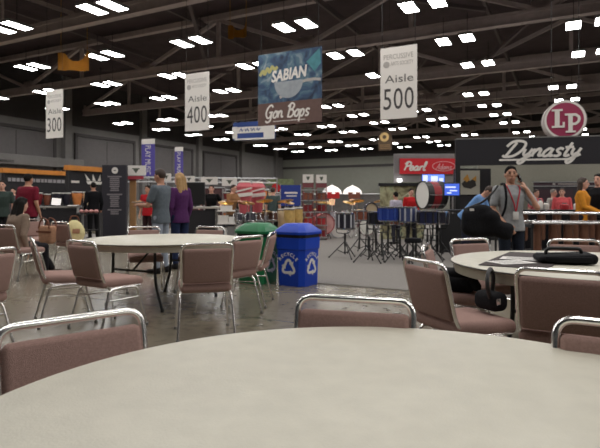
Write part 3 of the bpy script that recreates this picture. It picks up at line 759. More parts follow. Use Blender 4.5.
Y_ = 8.6; person('man in grey t-shirt and pale jeans seen from the side, holding a paper plate', (gx(161, Y_), Y_, 0), (-.9, .30), 1.71, (98, 106, 114), (150, 158, 172), haircol=M_hairbrown, arms={
    -1: ((-.24, .10, 1.14), (-.12, .36, 1.15)), 1: ((.24, .05, 1.13), (.12, .34, 1.13))}, hpitch=8)
fm = T(gx(161, Y_), Y_, 0) @ RZ(yaw(-.9, .30))
t = thing('paper_plate', 'white paper plate held by the man in the grey t-shirt', 'plate', fm @ Vector((0, .44, 1.155)))
b = NB(); lathe(b, [(.0001, 0), (.08, 0), (.115, .018), (.118, .02), (.08, .006), (.0001, .006)], 24); obj('plate_dish', b, M_paper, t)
b = NB(); ball(b, (.02, 0, .02), (.04, .03, .02)); ball(b, (-.03, .02, .018), (.03, .03, .015)); obj('food', b, mat('snack', s2l(190, 150, 110), .7, noise=.2, nscale=40), t)
Y_ = 9.15; person('woman with long blonde hair in a purple top and dark jeans', (gx(180, Y_), Y_, 0), (-.75, .66), 1.68, (84, 44, 92), (38, 48, 78), 'long', M_blonde, M_skin2, 'long', female=True, hyaw=10)
Y_ = 11.2; person('broad man in a maroon polo shirt standing with his back turned', (gx(28, Y_), Y_, 0), (.25, .97), 1.77, (116, 30, 48), (28, 28, 32), girth=1.2)
Y_ = 16; person('person all in black standing at the counter beside the tall dark sign', (gx(93.5, Y_), Y_, 0), (-.6, .8), 1.76, (16, 16, 20), (14, 14, 16), sleeve='long')
person('seated woman in a taupe jacket with dark hair at left edge', (-4.38, 7.99, -.02), (.45, .89), 1.66, (136, 118, 104), (30, 28, 32), 'long', M_hairblack, M_skin2, 'long', sit=True, female=True, girth=1.1, lean=8,
       legs={-1: [(-.09, 0, .52), (-.05, .44, .52), (.10, .62, .10)], 1: [(.09, 0, .52), (.13, .44, .50), (.12, .46, .09)]}, shoe=(44, 30, 26))
Y_ = 12.5; person('man in a dark green grey shirt at the far left edge', (gx(2, Y_), Y_, 0), (.4, -.9), 1.68, (58, 70, 66), (30, 30, 34), skin=M_skin2)
Y_ = 17.2; person('person in grey behind the maroon shirted man, face to the camera', (gx(13.5, Y_), Y_, 0), (.1, -1), 1.62, (92, 86, 90), (30, 30, 34), skin=M_skin2)
Y_ = 14.5; person('person in a bright red shirt left of the grey shirted man', (gx(148, Y_), Y_, 0), (-.3, -.95), 1.62, (176, 32, 40), (50, 30, 34), haircol=M_hairblack)
Y_ = 15.6; person('man in a black t-shirt behind the black desk', (gx(211.5, Y_), Y_, 0), (.05, -1), 1.66, (14, 14, 16), (20, 20, 24), skin=M_skin2, arms={1: ((.3, -.05, 1.2), (.34, .16, 1.08)), -1: ((-.3, -.05, 1.2), (-.3, .16, 1.08))})
Y_ = 15.0; person('person in a tan jacket reaching towards the pink tubs', (gx(231, Y_), Y_, 0), (.85, -.5), 1.66, (142, 104, 72), (90, 80, 74), haircol=M_hairbrown, skin=M_skin2, sleeve='long', arms={1: ((.27, .12, 1.2), (.2, .42, 1.24)), -1: ((-.2, .2, 1.2), (-.1, .5, 1.16))}, lean=6)
Y_ = 9.9; person('woman with dark hair in an orange top behind the xylophones', (gx(582, Y_), Y_, .012), (.75, -.62), 1.62, (206, 136, 44), (40, 36, 44), 'long', M_hairbrown, M_skin2, 'long', female=True, arms={1: ((.20, .08, 1.15), (.10, .34, 1.02)), -1: ((-.24, .05, 1.15), (-.10, .34, 1.02))}, hyaw=10)
Y_ = 10.1; person('person in black at the right frame edge beside the orange top', (gx(599, Y_), Y_, .012), (-.8, -.5), 1.70, (20, 20, 24), (30, 30, 34), skin=M_skin2)
Y_ = 10.6; person('person in a light blue shirt bending forward behind the black bag', (gx(465.5, Y_), Y_, .012), (.75, -.5), 1.66, (108, 146, 196), (40, 44, 60), haircol=M_hairbrown, lean=42, hpitch=10,
                  arms={1: ((.2, .42, 1.05), (.1, .6, .95)), -1: ((-.2, .42, 1.05), (-.1, .6, .95))})
Y_ = 13.2; person('person in a coral pink shirt at the booth behind the xylophones', (gx(562, Y_), Y_, .012), (-.5, -.85), 1.50, (220, 96, 100), (60, 50, 56), haircol=M_hairbrown, skin=M_skin2, sleeve='long')
Y_ = 13.8; person('person in a faded red shirt at the left of the booth screens', (gx(536, Y_), Y_, .012), (.3, -.95), 1.48, (206, 110, 116), (60, 50, 56), haircol=M_hairbrown, skin=M_skin2)
Y_ = 13.5; person('grey haired person in white just left of the coral shirt', (gx(553, Y_), Y_, .012), (.5, -.85), 1.48, (190, 186, 180), (60, 60, 66), haircol=mat('grey hair', s2l(140, 132, 124), .7), skin=M_skin2)
Y_ = 14.6; person('person in a red jacket near the big upright bass drum', (gx(411, Y_), Y_, .012), (.2, -1), 1.52, (196, 40, 44), (40, 40, 46), haircol=M_hairblack, skin=M_skin2, sleeve='long')
Y_ = 14.2; person('person in a pale lilac shirt in front of the olive backdrop', (gx(396, Y_), Y_, .012), (-.5, .8), 1.42, (186, 180, 196), (50, 50, 58), haircol=M_hairblack)
Y_ = 15.8; person('person in dark teal among the drums, left of the white canopies', (gx(273, Y_), Y_, 0), (.3, .9), 1.6, (70, 84, 84), (30, 30, 34), haircol=M_hairbrown, skin=M_skin2)

# ------------------------------------------------------------------ LEFT BOOTHS
M_booth = mat('booth black', s2l(34, 32, 36), .8, noise=.15)
M_orange = mat('booth orange', s2l(206, 132, 52), .6, noise=.1, nscale=3)
def booth_wall(label, p0, L, H, logo):
    M = T(p0[0], p0[1], 0) @ RZ(RA)
    t = bpy.data.objects.new('booth_wall', None); C.objects.link(t); t.matrix_world = M; tag(t, label, 'booth', 'black booths with orange tops')
    b = NB(); bx(b, L, .1, H - .25, T(L / 2, .05, (H - .25) / 2)); obj('back_panel', b, M_booth, t, False)
    b = NB(); bx(b, L + .15, .3, .26, T(L / 2, 0, H - .13), .01); obj('orange_top', b, M_orange, t, False)
    for x in (.05, L - .05):
        b = NB(); bx(b, .12, .12, H - .26, T(x, -.06, (H - .26) / 2)); obj('post', b, M_booth, t, False)
    if logo == 'band':
        b = NB()
        x = .3; rnd = random.Random(3)
        while x < L - .5:
            w = rnd.uniform(.12, .3); bx(b, w, .02, .2, T(x + w / 2, -.02, H - .62)); x += w + .06
        obj('lettering', b, mat('dull white', s2l(150, 146, 150), .7), t, False)
    else:
        b = NB()
        pz = H - .95
        prism(b, [(0, 0), (.9, 0), (1.0, .16), (-.1, .16)], .02, T(L * .52, -.03, pz))
        for q in range(3): prism(b, [(q * .36 - .05, .2), (q * .36 + .17, .2), (q * .36 - .02 + .16 * (q - 1), .55)], .02, T(L * .52, -.031, pz))
        bx(b, .5, .02, .12, T(L * .2, -.02, pz + .1)); obj('crown_logo', b, M_white, t, False)
    return t
booth_wall('black booth wall with orange top and white lettering band at far left', (-16.3, 28.5), 4.45, 3.0, 'band')
booth_wall('black booth wall with orange top and white crown logo', (-12.1, 27.0), 2.5, 3.05, 'crown')
# counter with laptop
def counter(label, loc, rz, w, d, h, front, top, legc):
    t = thing('counter', label, 'counter', loc, rz)
    b = NB(); bx(b, w, d, .05, T(0, 0, h - .025), .008); obj('countertop', b, top, t, False)
    b = NB(); bx(b, w - .1, .03, h - .12, T(0, -d / 2 + .06, (h - .1) / 2 + .02)); obj('front_panel', b, front, t, False)
    for sx in (-1, 1):
        for sy in (-1, 1):
            b = NB(); bx(b, .06, .06, h - .05, T(sx * (w / 2 - .04), sy * (d / 2 - .04), (h - .05) / 2)); obj('leg', b, legc, t, False)
    return t
counter('black counter with pale grey legs carrying an open laptop at left', (gx(59.5, 15.8), 15.9, 0), .15, 1.2, .6, 1.03, M_booth, mat('counter grey', s2l(150, 146, 142), .5), mat('leg grey', s2l(176, 174, 172), .4))
t = thing('laptop', 'open laptop with a white glowing screen on the left counter', 'laptop', (gx(57, 15.8), 15.8, 1.03), .3)
b = NB(); bx(b, .46, .27, .03, T(.08, -.02, .015), .004); obj('keyboard_base', b, M_black, t)
b = NB(); bx(b, .29, .012, .25, T(-.04, .15, .135) @ RX(-.3) @ RY(.1), .004); l_ = obj('lid', b, M_black, t)
b = NB(); bx(b, .26, .004, .22, T(-.04, .141, .135) @ RX(-.3) @ RY(.1)); obj('screen', b, mat('laptop glow', s2l(236, 230, 226), .5, emit=.55), l_, False)
t = thing('leaflet_stack', 'slanted stack of white leaflets on the left counter', 'leaflets', (gx(73, 15.7), 15.7, 1.03), .5)
for q in range(3): b = NB(); bx(b, .22, .28, .012, T(q * .03 - .03, q * .02, .006 + q * .013) @ RZ(q * .2)); obj('leaflet', b, M_paper, t, False)
# side shelf under the black-dressed person's hands
t = thing('display_shelf', 'low black display shelf with pinkish goods beside the tall dark sign', 'shelf', (gx(89.5, 15.0), 15.0, 0), .1)
for z_ in (.35, .82):
    b = NB(); bx(b, .62, .35, .03, T(0, 0, z_)); obj('shelf_board', b, M_black, t, False)
for sx in (-1, 1):
    b = NB(); bx(b, .03, .35, .85, T(sx * .31, 0, .425)); obj('side_panel', b, M_black, t, False)
for q in range(4):
    o = thing('maraca', 'pinkish hand shaker on the low display shelf, %s from the left' % ORD[q], 'shaker', (gx(89.5, 15.0) - .21 + q * .14, 14.95, .835), q * .8, 'shakers on the low shelf')
    b = NB(); ball(b, (0, 0, .055), (.055, .075, .055)); obj('shaker_head', b, mat('pink shell', s2l(200, 140, 136), .5), o)
    b = NB(); tube(b, [(0, .06, .05), (0, .17, .03)], .012, 8); obj('handle', b, M_strap, o)
# tall dark sign board
Y_ = 17; t = thing('tall_sign', 'tall dark free-standing sign with white round emblem and grey lines of text', 'sign', (gx(115, Y_), Y_, 0), -.05)
b = NB(); bx(b, .80, .16, 2.36, T(0, 0, 1.18), .01); obj('sign_body', b, mat('charcoal sign', s2l(44, 42, 50), .7), t, False)
b = NB(); lathe(b, [(.0001, 0), (.105, 0), (.105, .008), (.0001, .008)], 24, T(.03, -.081, 2.18) @ RX(PI / 2)); e_ = obj('round_emblem', b, M_white, t)
b = NB(); bx(b, .09, .008, .03, T(.03, -.09, 2.18)); obj('emblem_mark', b, M_grey, e_, False)
b = NB(); rnd = random.Random(5)
for z0_, n_ in ((1.98, 8), (1.40, 7), (.9, 3)):
    for q in range(n_): w_ = (.30 if q else .46) * rnd.uniform(.85, 1.1); bx(b, w_, .006, .045, T(.02, -.082, z0_ - q * .064))
obj('grey_text', b, mat('sign grey text', s2l(128, 122, 126), .7), t, False)
Y_ = 17.5; t = thing('display_post', 'tan square cardboard post right of the tall dark sign', 'post', (gx(133, Y_), Y_, 0), .2)
b = NB(); bx(b, .2, .2, 1.88, T(0, 0, .94), .01); obj('post_body', b, mat('cardboard', s2l(156, 118, 78), .85, noise=.08), t, False)
b = NB(); bx(b, .42, .42, .05, T(0, 0, .025), .01); obj('base', b, mat('cardboard dark', s2l(110, 84, 60), .85), t, False)
b = NB(); bx(b, .23, .23, .06, T(0, 0, 1.9), .01); obj('cap', b, mat('dark red cap', s2l(92, 40, 40), .7), t, False)
# goods in front of the orange-topped booths
M_amber = mat('amber shell', s2l(220, 138, 78), .4, noise=.15, nscale=9)
M_cream = mat('cream shell', s2l(232, 206, 168), .4, noise=.08)
M_dkred = mat('dark red shell', s2l(120, 30, 36), .35)
M_blue = mat('blue shell', s2l(40, 62, 140), .3)
M_tanD = mat('tan wood shell', s2l(196, 162, 98), .45, noise=.2, nscale=8)
M_redD = mat('bright red shell', s2l(170, 46, 52), .35)
M_darkD = mat('dark shell', s2l(38, 36, 48), .35)
M_silverD = mat('silver shell', s2l(165, 165, 172), .35)
M_brownD = mat('rust shell', s2l(128, 74, 56), .4)
def hand_drum(label, px, Y, zbase, r, h, m, group):
    t = thing('hand_drum', label, 'drum', (gx(px, Y), Y, zbase), random.uniform(0, 3), group)
    b = NB(); lathe(b, [(r * .62, 0), (r * .8, h * .3), (r, h * .72), (r * .94, h)], 20, cap=False); obj('shell', b, m, t)
    b = NB(); lathe(b, [(r * .97, h - .03), (r * .98, h + .01), (.0001, h + .012)], 20); obj('drum_head', b, M_drumhead, t)
    b = NB(); lathe(b, [(r * .97, h - .05), (r * 1.02, h - .05), (r * 1.02, h - .02), (r * .97, h - .02), (r * .97, h - .05)], 20, cap=False); obj('hoop', b, M_silver, t)
    return t
t = counter('long low black display bench below the orange topped booths', (gx(62, 21.5), 21.5, 0), .5, 4.6, .9, 1.02, M_booth, M_booth, M_black)
for q, (px, r, h, m, lab) in enumerate(((37.5, .2, .5, M_dkred, 'dark red tapered hand drum, first from the left on the display bench'), (47, .15, .45, M_brownD, 'rust tapered hand drum, second from the left on the display bench'), (57, .19, .5, M_darkD, 'dark tapered hand drum, middle of the display bench'),
        (66.5, .18, .5, M_darkD, 'large dark hand drum, third from the right on the display bench'), (77, .21, .55, M_amber, 'wide hand drum, warm glow painted in amber, at the right of the display bench'), (87, .18, .55, M_cream, 'cream hand drum at the right end of the display bench'))):  # the wide drum's amber colour imitates a warm glow
    hand_drum(lab, px, 21.5 + (px - 62) * .022, 1.02, r, h, m, 'hand drums on the display bench')

# ------------------------------------------------------------------ PIPE FRAME WITH WHITE SIGNS (middle)
def pipe_frame(label, pa, pb, h, n):
    pa, pb = Vector((*pa, 0)), Vector((*pb, 0)); d = pb - pa
    t = thing('pipe_frame', label, 'frame', pa, math.atan2(d.y, d.x)); L = d.length
    for q in range(n + 1):
        b = NB(); tube(b, [(L * q / n, 0, 0.01), (L * q / n, 0, h)], .025, 8); o = obj('post', b, M_steel, t)
        b = NB(); lathe(b, [(.22, 0), (.22, .015), (.03, .03)], 16, T(L * q / n, 0, 0)); obj('base_plate', b, M_steel, o)
    for z in (h, h - .16):
        b = NB(); tube(b, [(0, 0, z), (L, 0, z)], .025, 8); obj('rail', b, M_steel, t)
    b = NB()
    for q in range(int(L / .3)): tube(b, [(q * .3, 0, h - (.16 if q % 2 else 0)), (q * .3 + .3, 0, h - (0 if q % 2 else .16))], .012, 6)
    obj('lattice', b, M_steel, t)
    return t
pipe_frame('long silver lattice pipe frame carrying the white booth signs', (gx(127, 18.2), 18.2), (gx(277, 19.3), 19.3), 2.02, 4)
def board_sign(label, px, py0, py1, wpx, Y, red=False, group='white booth signs'):
    z0_, z1_ = hz(py1, Y), hz(py0, Y); w = wpx * Y / F; h = z1_ - z0_
    t = thing('booth_sign', label, 'sign', (gx(px, Y), Y, z0_), .05, group)
    b = NB(); bx(b, w, .03, h, T(0, 0, h / 2)); obj('board', b, M_white, t, False)
    b = NB(); prism(b, [(-w * .16, h * .72), (w * .16, h * .72), (w * .09, h * .45), (0, h * .22), (-w * .09, h * .45)], .006, T(0, -.021, 0)); bx(b, w * .4, .006, h * .1, T(0, -.018, h * .68)); obj('shield_logo', b, mat('logo olive', s2l(86, 92, 80), .7), t, False)
    if red: b = NB(); bx(b, w, .02, h * .3, T(-w * .1, -.02, -h * .22)); obj('red_band', b, mat('band red', s2l(170, 56, 70), .6), t, False)
    b = NB()
    for s in (-1, 1): tube(b, [(s * w * .35, .02, h * .9), (s * w * .35, .06, max(h * .95, 2.05 - z0_))], .008, 6)
    obj('hook', b, M_steel, t)
board_sign('white booth sign with shield logo and red band above the tan post', 136, 165.5, 175.5, 19, 17.3, True)
board_sign('small white booth sign between the heads of the grey and blonde pair', 166.5, 173.5, 181, 9, 17.5)
board_sign('white booth sign just right of the blonde hair', 189, 176, 183, 11, 17.7)
board_sign('white booth sign above the man in black behind the desk', 209.3, 177, 184.5, 16.5, 18)
board_sign('white booth sign above the tan jacketed person', 229.5, 178, 186, 15, 18.3)
# desk, tall monitor
counter('black desk with pale top and silver uprights in the middle distance', (gx(201, 14.2), 14.2, 0), .02, 1.0, .6, 1.03, M_booth, mat('counter pale', s2l(176, 168, 160), .5), M_silver)
t = thing('monitor', 'large black screen standing on the black desk', 'monitor', (gx(196, 14.25), 14.25, 1.03), .0)
b = NB(); bx(b, .50, .08, .62, T(0, 0, .36), .01); obj('screen_housing', b, M_black, t)
b = NB(); bx(b, .46, .004, .56, T(0, -.042, .36)); obj('screen', b, mat('dark glass', (.006, .006, .007), .5), t, False)
b = NB(); bx(b, .22, .2, .05, T(0, 0, .025), .01); obj('stand_base', b, M_black, t)
for q, px in enumerate((190.5, 199.5, 215)):
    o = thing('papers', 'white papers on the black desk, %s from the left' % ORD[q], 'paper', (gx(px, 14.0), 14.0, 1.03), q * .4, 'papers on the desk')
    b = NB(); bx(b, .16, .11, .02, T(0, 0, .01)); obj('sheet_stack', b, M_paper, o, False)
# white storage cart
t = thing('storage_cart', 'white wire cart with boxes below the tan jacketed person', 'cart', (gx(226.5, 13.6), 13.6, 0), .1)
for z_ in (.25, .6, .93): b = NB(); bx(b, .48, .4, .03, T(0, 0, z_), .005); obj('shelf', b, M_white, t, False)
for sx in (-1, 1):
    for sy in (-1, 1): b = NB(); tube(b, [(sx * .23, sy * .19, .0), (sx * .23, sy * .19, .98)], .012, 8); obj('post', b, M_silver, t)
for q, (x, z_, w, h, m) in enumerate(((-.1, .265, .22, .22, M_white), (.12, .265, .18, .26, M_grey), (-.08, .615, .26, .2, M_white), (.13, .615, .14, .16, M_paper), (0, .945, .3, .12, M_white))):
    o = thing('carton', ('white', 'grey', 'wide white', 'small pale', 'topmost white')[q] + ' carton on the white wire cart', 'box', (gx(226.5, 13.6) + x, 13.58, z_), .1, 'cartons on the wire cart')
    b = NB(); bx(b, w, .26, h, T(0, 0, h / 2), .006); obj('carton_body', b, m, o, False)
    b = NB(); bx(b, w * 1.002, .05, .004, T(0, 0, h + .001)); obj('tape', b, M_tan, o, False)
# pink tubs with slanted stripes
M_pink = mat('pink tub', s2l(196, 92, 100), .5, noise=.08)
for px, Y_, ang, lab in ((244.5, 15.85, -.12, 'pink tapered tub with slanted white stripe, left one of two'), (257.5, 16.4, -.12, 'pink tapered tub with slanted white stripe, right one of two')):
    t = thing('display_tub', lab, 'tub', (gx(px, Y_), Y_, 0), 0, 'striped pink tubs')
    b = NB(); lathe(b, [(.11, .0), (.06, .03), (.06, .78), (.15, .80)], 16); obj('pedestal', b, M_black, t)
    b = NB(); lathe(b, [(.15, .80), (.17, 1.1), (.235, 1.35), (.22, 1.50), (.26, 1.62), (.17, 1.75)], 24); obj('tub_body', b, M_pink, t)
    b = NB(); bx(b, .54, .03, .11, T(0, -.24, 1.37) @ RY(ang), .005); bx(b, .50, .03, .05, T(0, -.25, 1.52) @ RY(ang - .12), .004); obj('white_stripe', b, M_white, t, False)
    b = NB(); lathe(b, [(.17, 1.74), (.19, 1.76), (.17, 1.79), (.0001, 1.80)], 24); obj('rim', b, M_drumhead, t)
# round red disc sign + blue banner
Y_ = 19.8; t = thing('disc_sign', 'red round sign on a pole among the drum displays', 'sign', (gx(276, Y_), Y_, 0))
b = NB(); tube(b, [(0, .03, 0), (0, .03, 1.7)], .02, 8); obj('pole', b, M_steel, t)
b = NB(); lathe(b, [(.0001, 0), (.17, 0), (.17, .02), (.0001, .02)], 24, T(0, 0, 1.68) @ RX(PI / 2)); obj('disc', b, M_red, t)
b = NB(); lathe(b, [(.2, 0), (.2, .02), (.03, .03)], 16, T(0, .03, 0)); obj('base_plate', b, M_black, t)
Y_ = 20; t = thing('wall_banner', 'blue cloth banner with white lettering behind the drum displays', 'banner', (gx(290.5, Y_), Y_, 0))
b = NB(); bx(b, .78, .02, .80, T(0, 0, 1.40)); obj('cloth', b, mat('banner blue', s2l(36, 58, 140), .7), t, False)
b = NB(); bx(b, .5, .004, .07, T(.02, -.013, 1.50)); bx(b, .4, .004, .045, T(.04, -.013, 1.38)); obj('lettering', b, M_white, t, False)
for s in (-1, 1): b = NB(); tube(b, [(s * .39, .02, 0), (s * .39, .02, 1.85)], .02, 8); obj('pole', b, M_steel, t)
Y_ = 22; t = thing('green_canopy', 'low olive green canopy strip above the blue banner', 'canopy', (gx(280, Y_), Y_, 0))
b = NB(); prism(b, [(-.62, 1.86), (.62, 1.86), (.55, 2.12), (-.55, 2.12)], .5); obj('cloth', b, mat('olive cloth', s2l(118, 128, 92), .8, noise=.3, nscale=8), t, False)
for s in (-1, 1): b = NB(); tube(b, [(s * .58, .25, 0), (s * .58, .25, 1.9)], .02, 8); obj('pole', b, M_steel, t)

# ------------------------------------------------------------------ DRUMS
def lug_drum(t, r, h, shell, lugm, n=8, lw=.035, M=Matrix(), head=None):
    b = NB(); lathe(b, [(r, 0), (r, h)], 32, M, cap=False); obj('shell', b, shell, t)
    b = NB(); lathe(b, [(.0001, h + .006), (r * .98, h + .006), (r * .99, h - .004)], 32, M, cap=False); lathe(b, [(.0001, -.006), (r * .98, -.006), (r * .99, .004)], 32, M, cap=False); obj('drum_head', b, head or M_drumhead, t)
    for z in (h - .012, -.018):
        b = NB(); lathe(b, [(r, z), (r + .012, z), (r + .012, z + .03), (r, z + .03), (r, z)], 32, M, cap=False); obj('hoop', b, M_silver, t)
    for q in range(n):
        a = 2 * PI * (q + .5) / n; b = NB(); bx(b, .02, lw, h * .86, M @ RZ(a) @ T(r + .008, 0, h / 2), .004); obj('lug', b, lugm, t, False)
def tripod_stand(label, x, y, h, spread=.33, z0=.012, rz=0, group='black drum stands'):
    t = thing('drum_stand', label, 'stand', (x, y, z0), rz, group)
    b = NB(); tube(b, [(0, 0, .08), (0, 0, h - .05)], .016, 8); tube(b, [(0, 0, .25), (0, 0, .5)], .022, 8); obj('pole', b, M_black, t)
    for q in range(3):
        a = q * 2 * PI / 3 + .5; c, s = math.cos(a), math.sin(a)
        b = NB(); tube(b, [(c * .02, s * .02, .33), (c * spread, s * spread, .014)], .011, 6); tube(b, [(0, 0, .1), (c * spread * .5, s * spread * .5, .17)], .008, 6); lg = obj('leg', b, M_black, t)
        b = NB(); ball(b, (c * spread, s * spread, .016), .018, Matrix(), 8, 6); obj('rubber_foot', b, M_rubber, lg)
        b = NB(); tube(b, fillet([(0, 0, h - .07), (c * .17, s * .17, h - .05), (c * .18, s * .18, h + .02)], .03, 4), .009, 6); obj('basket_arm', b, M_black, t)
    b = NB(); ball(b, (.03, 0, h * .55), (.025, .015, .02), Matrix(), 8, 6); obj('wing_nut', b, M_silver, t)
    return t
def snare(label, px, Y, top, r, h, shell, lugm, st=None, n=8, group='marching drums on stands'):
    x = gx(px, Y); z = hz(top, Y) - h
    tripod_stand('black tripod stand under the ' + (st or label), x, Y, z - .05, rz=random.uniform(0, 2))
    t = thing('snare_drum', label, 'drum', (x, Y, z), random.uniform(0, 1), group)
    lug_drum(t, r, h, shell, lugm, n)
    return t
snare('silver marching drum with dark gaps, leftmost of the drums on stands', 345, 10.7, 213.5, .185, .31, M_darkD, mat('silver lug', s2l(190, 190, 196), .3), 'leftmost silver marching drum', 9)
snare('rust coloured snare drum with pale head behind the silver drum', 359.5, 11.8, 211, .18, .20, M_brownD, M_silver, 'rust coloured snare drum')
snare('dark drum in the middle of the stand group', 376, 11.0, 212, .17, .26, M_darkD, M_black, 'dark drum in the middle')
snare('large blue marching drum with white hoop', 388, 10.6, 207.5, .19, .27, M_blue, mat('blue lug', s2l(60, 84, 160), .3), 'large blue marching drum')
snare('silver and blue marching drum right of the blue drum', 407.5, 10.6, 207.5, .185, .29, mat('blue grey shell', s2l(70, 80, 120), .35), mat('silver lug', ()), 'silver and blue marching drum', 10)
snare('dark blue marching drum, right end of the stand row', 427.5, 10.3, 211, .19, .25, mat('navy shell', s2l(30, 36, 66), .35), M_black, 'dark blue marching drum')
snare('small rust bottomed drum hung low between the blue drums', 397, 11.3, 219, .15, .12, M_brownD, M_silver, 'small rust bottomed drum')
snare('dark green grey floor drum far right beside the navy drum', 440, 10.9, 212, .18, .24, M_darkD, M_silver, 'dark floor drum far right')
for q, (px, Y_, h) in enumerate(((382, 10.25, .62), (400, 9.95, .55), (416, 10.1, .70), (431, 9.9, .58), (369, 9.95, .5))):
    tripod_stand('empty black tripod stand in front of the drum row, %s along' % ORD[q], gx(px, Y_), Y_, h, .30, rz=q * .7)
Y_ = 9.7; t = thing('drum_throne', 'black folded stool among the drum stands with a pale label', 'stool', (gx(413, Y_), Y_, .012))
b = NB(); lathe(b, [(.0001, .40), (.15, .40), (.16, .43), (.15, .48), (.0001, .50)], 24); obj('seat', b, M_blackcloth, t)
b = NB(); tube(b, [(0, 0, .1), (0, 0, .4)], .018, 8); obj('pole', b, M_black, t)
for q in range(3):
    a = q * 2.094; b = NB(); tube(b, [(0, 0, .28), (.24 * math.cos(a), .24 * math.sin(a), .012)], .012, 6); obj('leg', b, M_black, t)
# bass drums lying on their sides: axis along local Y, face towards -Y
def bass_drum(label, px, pz, Y, r, depth, shell, head, rz, stand=True, band=None, group=None):
    z = hz(pz, Y)
    t = thing('bass_drum', label, 'drum', (gx(px, Y), Y, z), rz, group); M = RX(PI / 2) @ T(0, 0, -depth / 2)
    b = NB(); lathe(b, [(r, 0), (r, depth)], 40, M, cap=False); obj('shell', b, shell, t)
    for zz in (depth + .004, -.004):
        b = NB(); lathe(b, [(.0001, zz), (r * .97, zz), (r * .985, zz)], 40, M, cap=False); obj('drum_head', b, head, t)
    for zz in (depth - .02, -.02):
        b = NB(); lathe(b, [(r, zz), (r + .02, zz), (r + .02, zz + .045), (r, zz + .045), (r, zz)], 40, M, cap=False); obj('hoop', b, M_black if band else shell, t)
    if band: b = NB(); lathe(b, [(r + .002, depth * .3), (r + .006, depth * .3), (r + .006, depth * .7), (r + .002, depth * .7)], 40, M, cap=False); obj('red_band', b, band, t)
    for q in range(8):
        a = 2 * PI * q / 8; b = NB(); tube(b, [M @ Vector((math.cos(a) * (r + .018), math.sin(a) * (r + .018), 0)), M @ Vector((math.cos(a) * (r + .018), math.sin(a) * (r + .018), depth))], .008, 6); obj('tension_rod', b, M_silver, t)
    s = thing('bass_stand', 'black folding stand holding the ' + label.split(' with ')[0].split(' facing ')[0].split(' low ')[0], 'stand', (gx(px, Y), Y, .012), rz)
    hh = z - r - .012
    for sx in (-1, 1):
        b = NB(); tube(b, [(sx * r * .7, -.15, 0.01), (sx * r * .55, 0, max(.02, hh + r * .16))], .014, 6); tube(b, [(sx * r * .7, .15, 0.01), (sx * r * .55, 0, max(.02, hh + r * .16))], .014, 6); obj('leg', b, M_black, s)
    b = NB(); tube(b, [(-r * .6, 0, max(.03, hh * .6)), (r * .6, 0, max(.03, hh * .6))], .012, 6); obj('crossbar', b, M_black, s)
    return t
bass_drum('big upright bass drum with cream head and red band on its shell', 431.5, 195, 13.6, .345, .52, M_black, M_drumhead, -1.28, True, mat('band dark red', s2l(150, 24, 34), .4))
bass_drum('red bass drum with a pinkish head low on the carpet', 323, 223.5, 16.2, .30, .36, M_redD, mat('pink head', s2l(214, 160, 156), .5, noise=.15, nscale=7), .25)
bass_drum('small round drum facing the camera with beige head, among the stands', 370.5, 209, 12.2, .13, .2, M_darkD, mat('beige head', s2l(190, 170, 140), .6), .1)
for q, (px, Y_, r, h, m, lab) in enumerate(((282.5, 15.3, .14, .95, M_cream, 'cream conga drum, leftmost of the tall conga group'), (289.5, 14.8, .16, .98, M_tanD, 'tan conga drum in the middle of the tall conga group'), (297.5, 15.25, .16, 1.0, M_tanD, 'tan conga drum at the right of the tall conga group'))):
    hand_drum(lab, px, Y_, 0, r, h, m, 'tall conga drums')
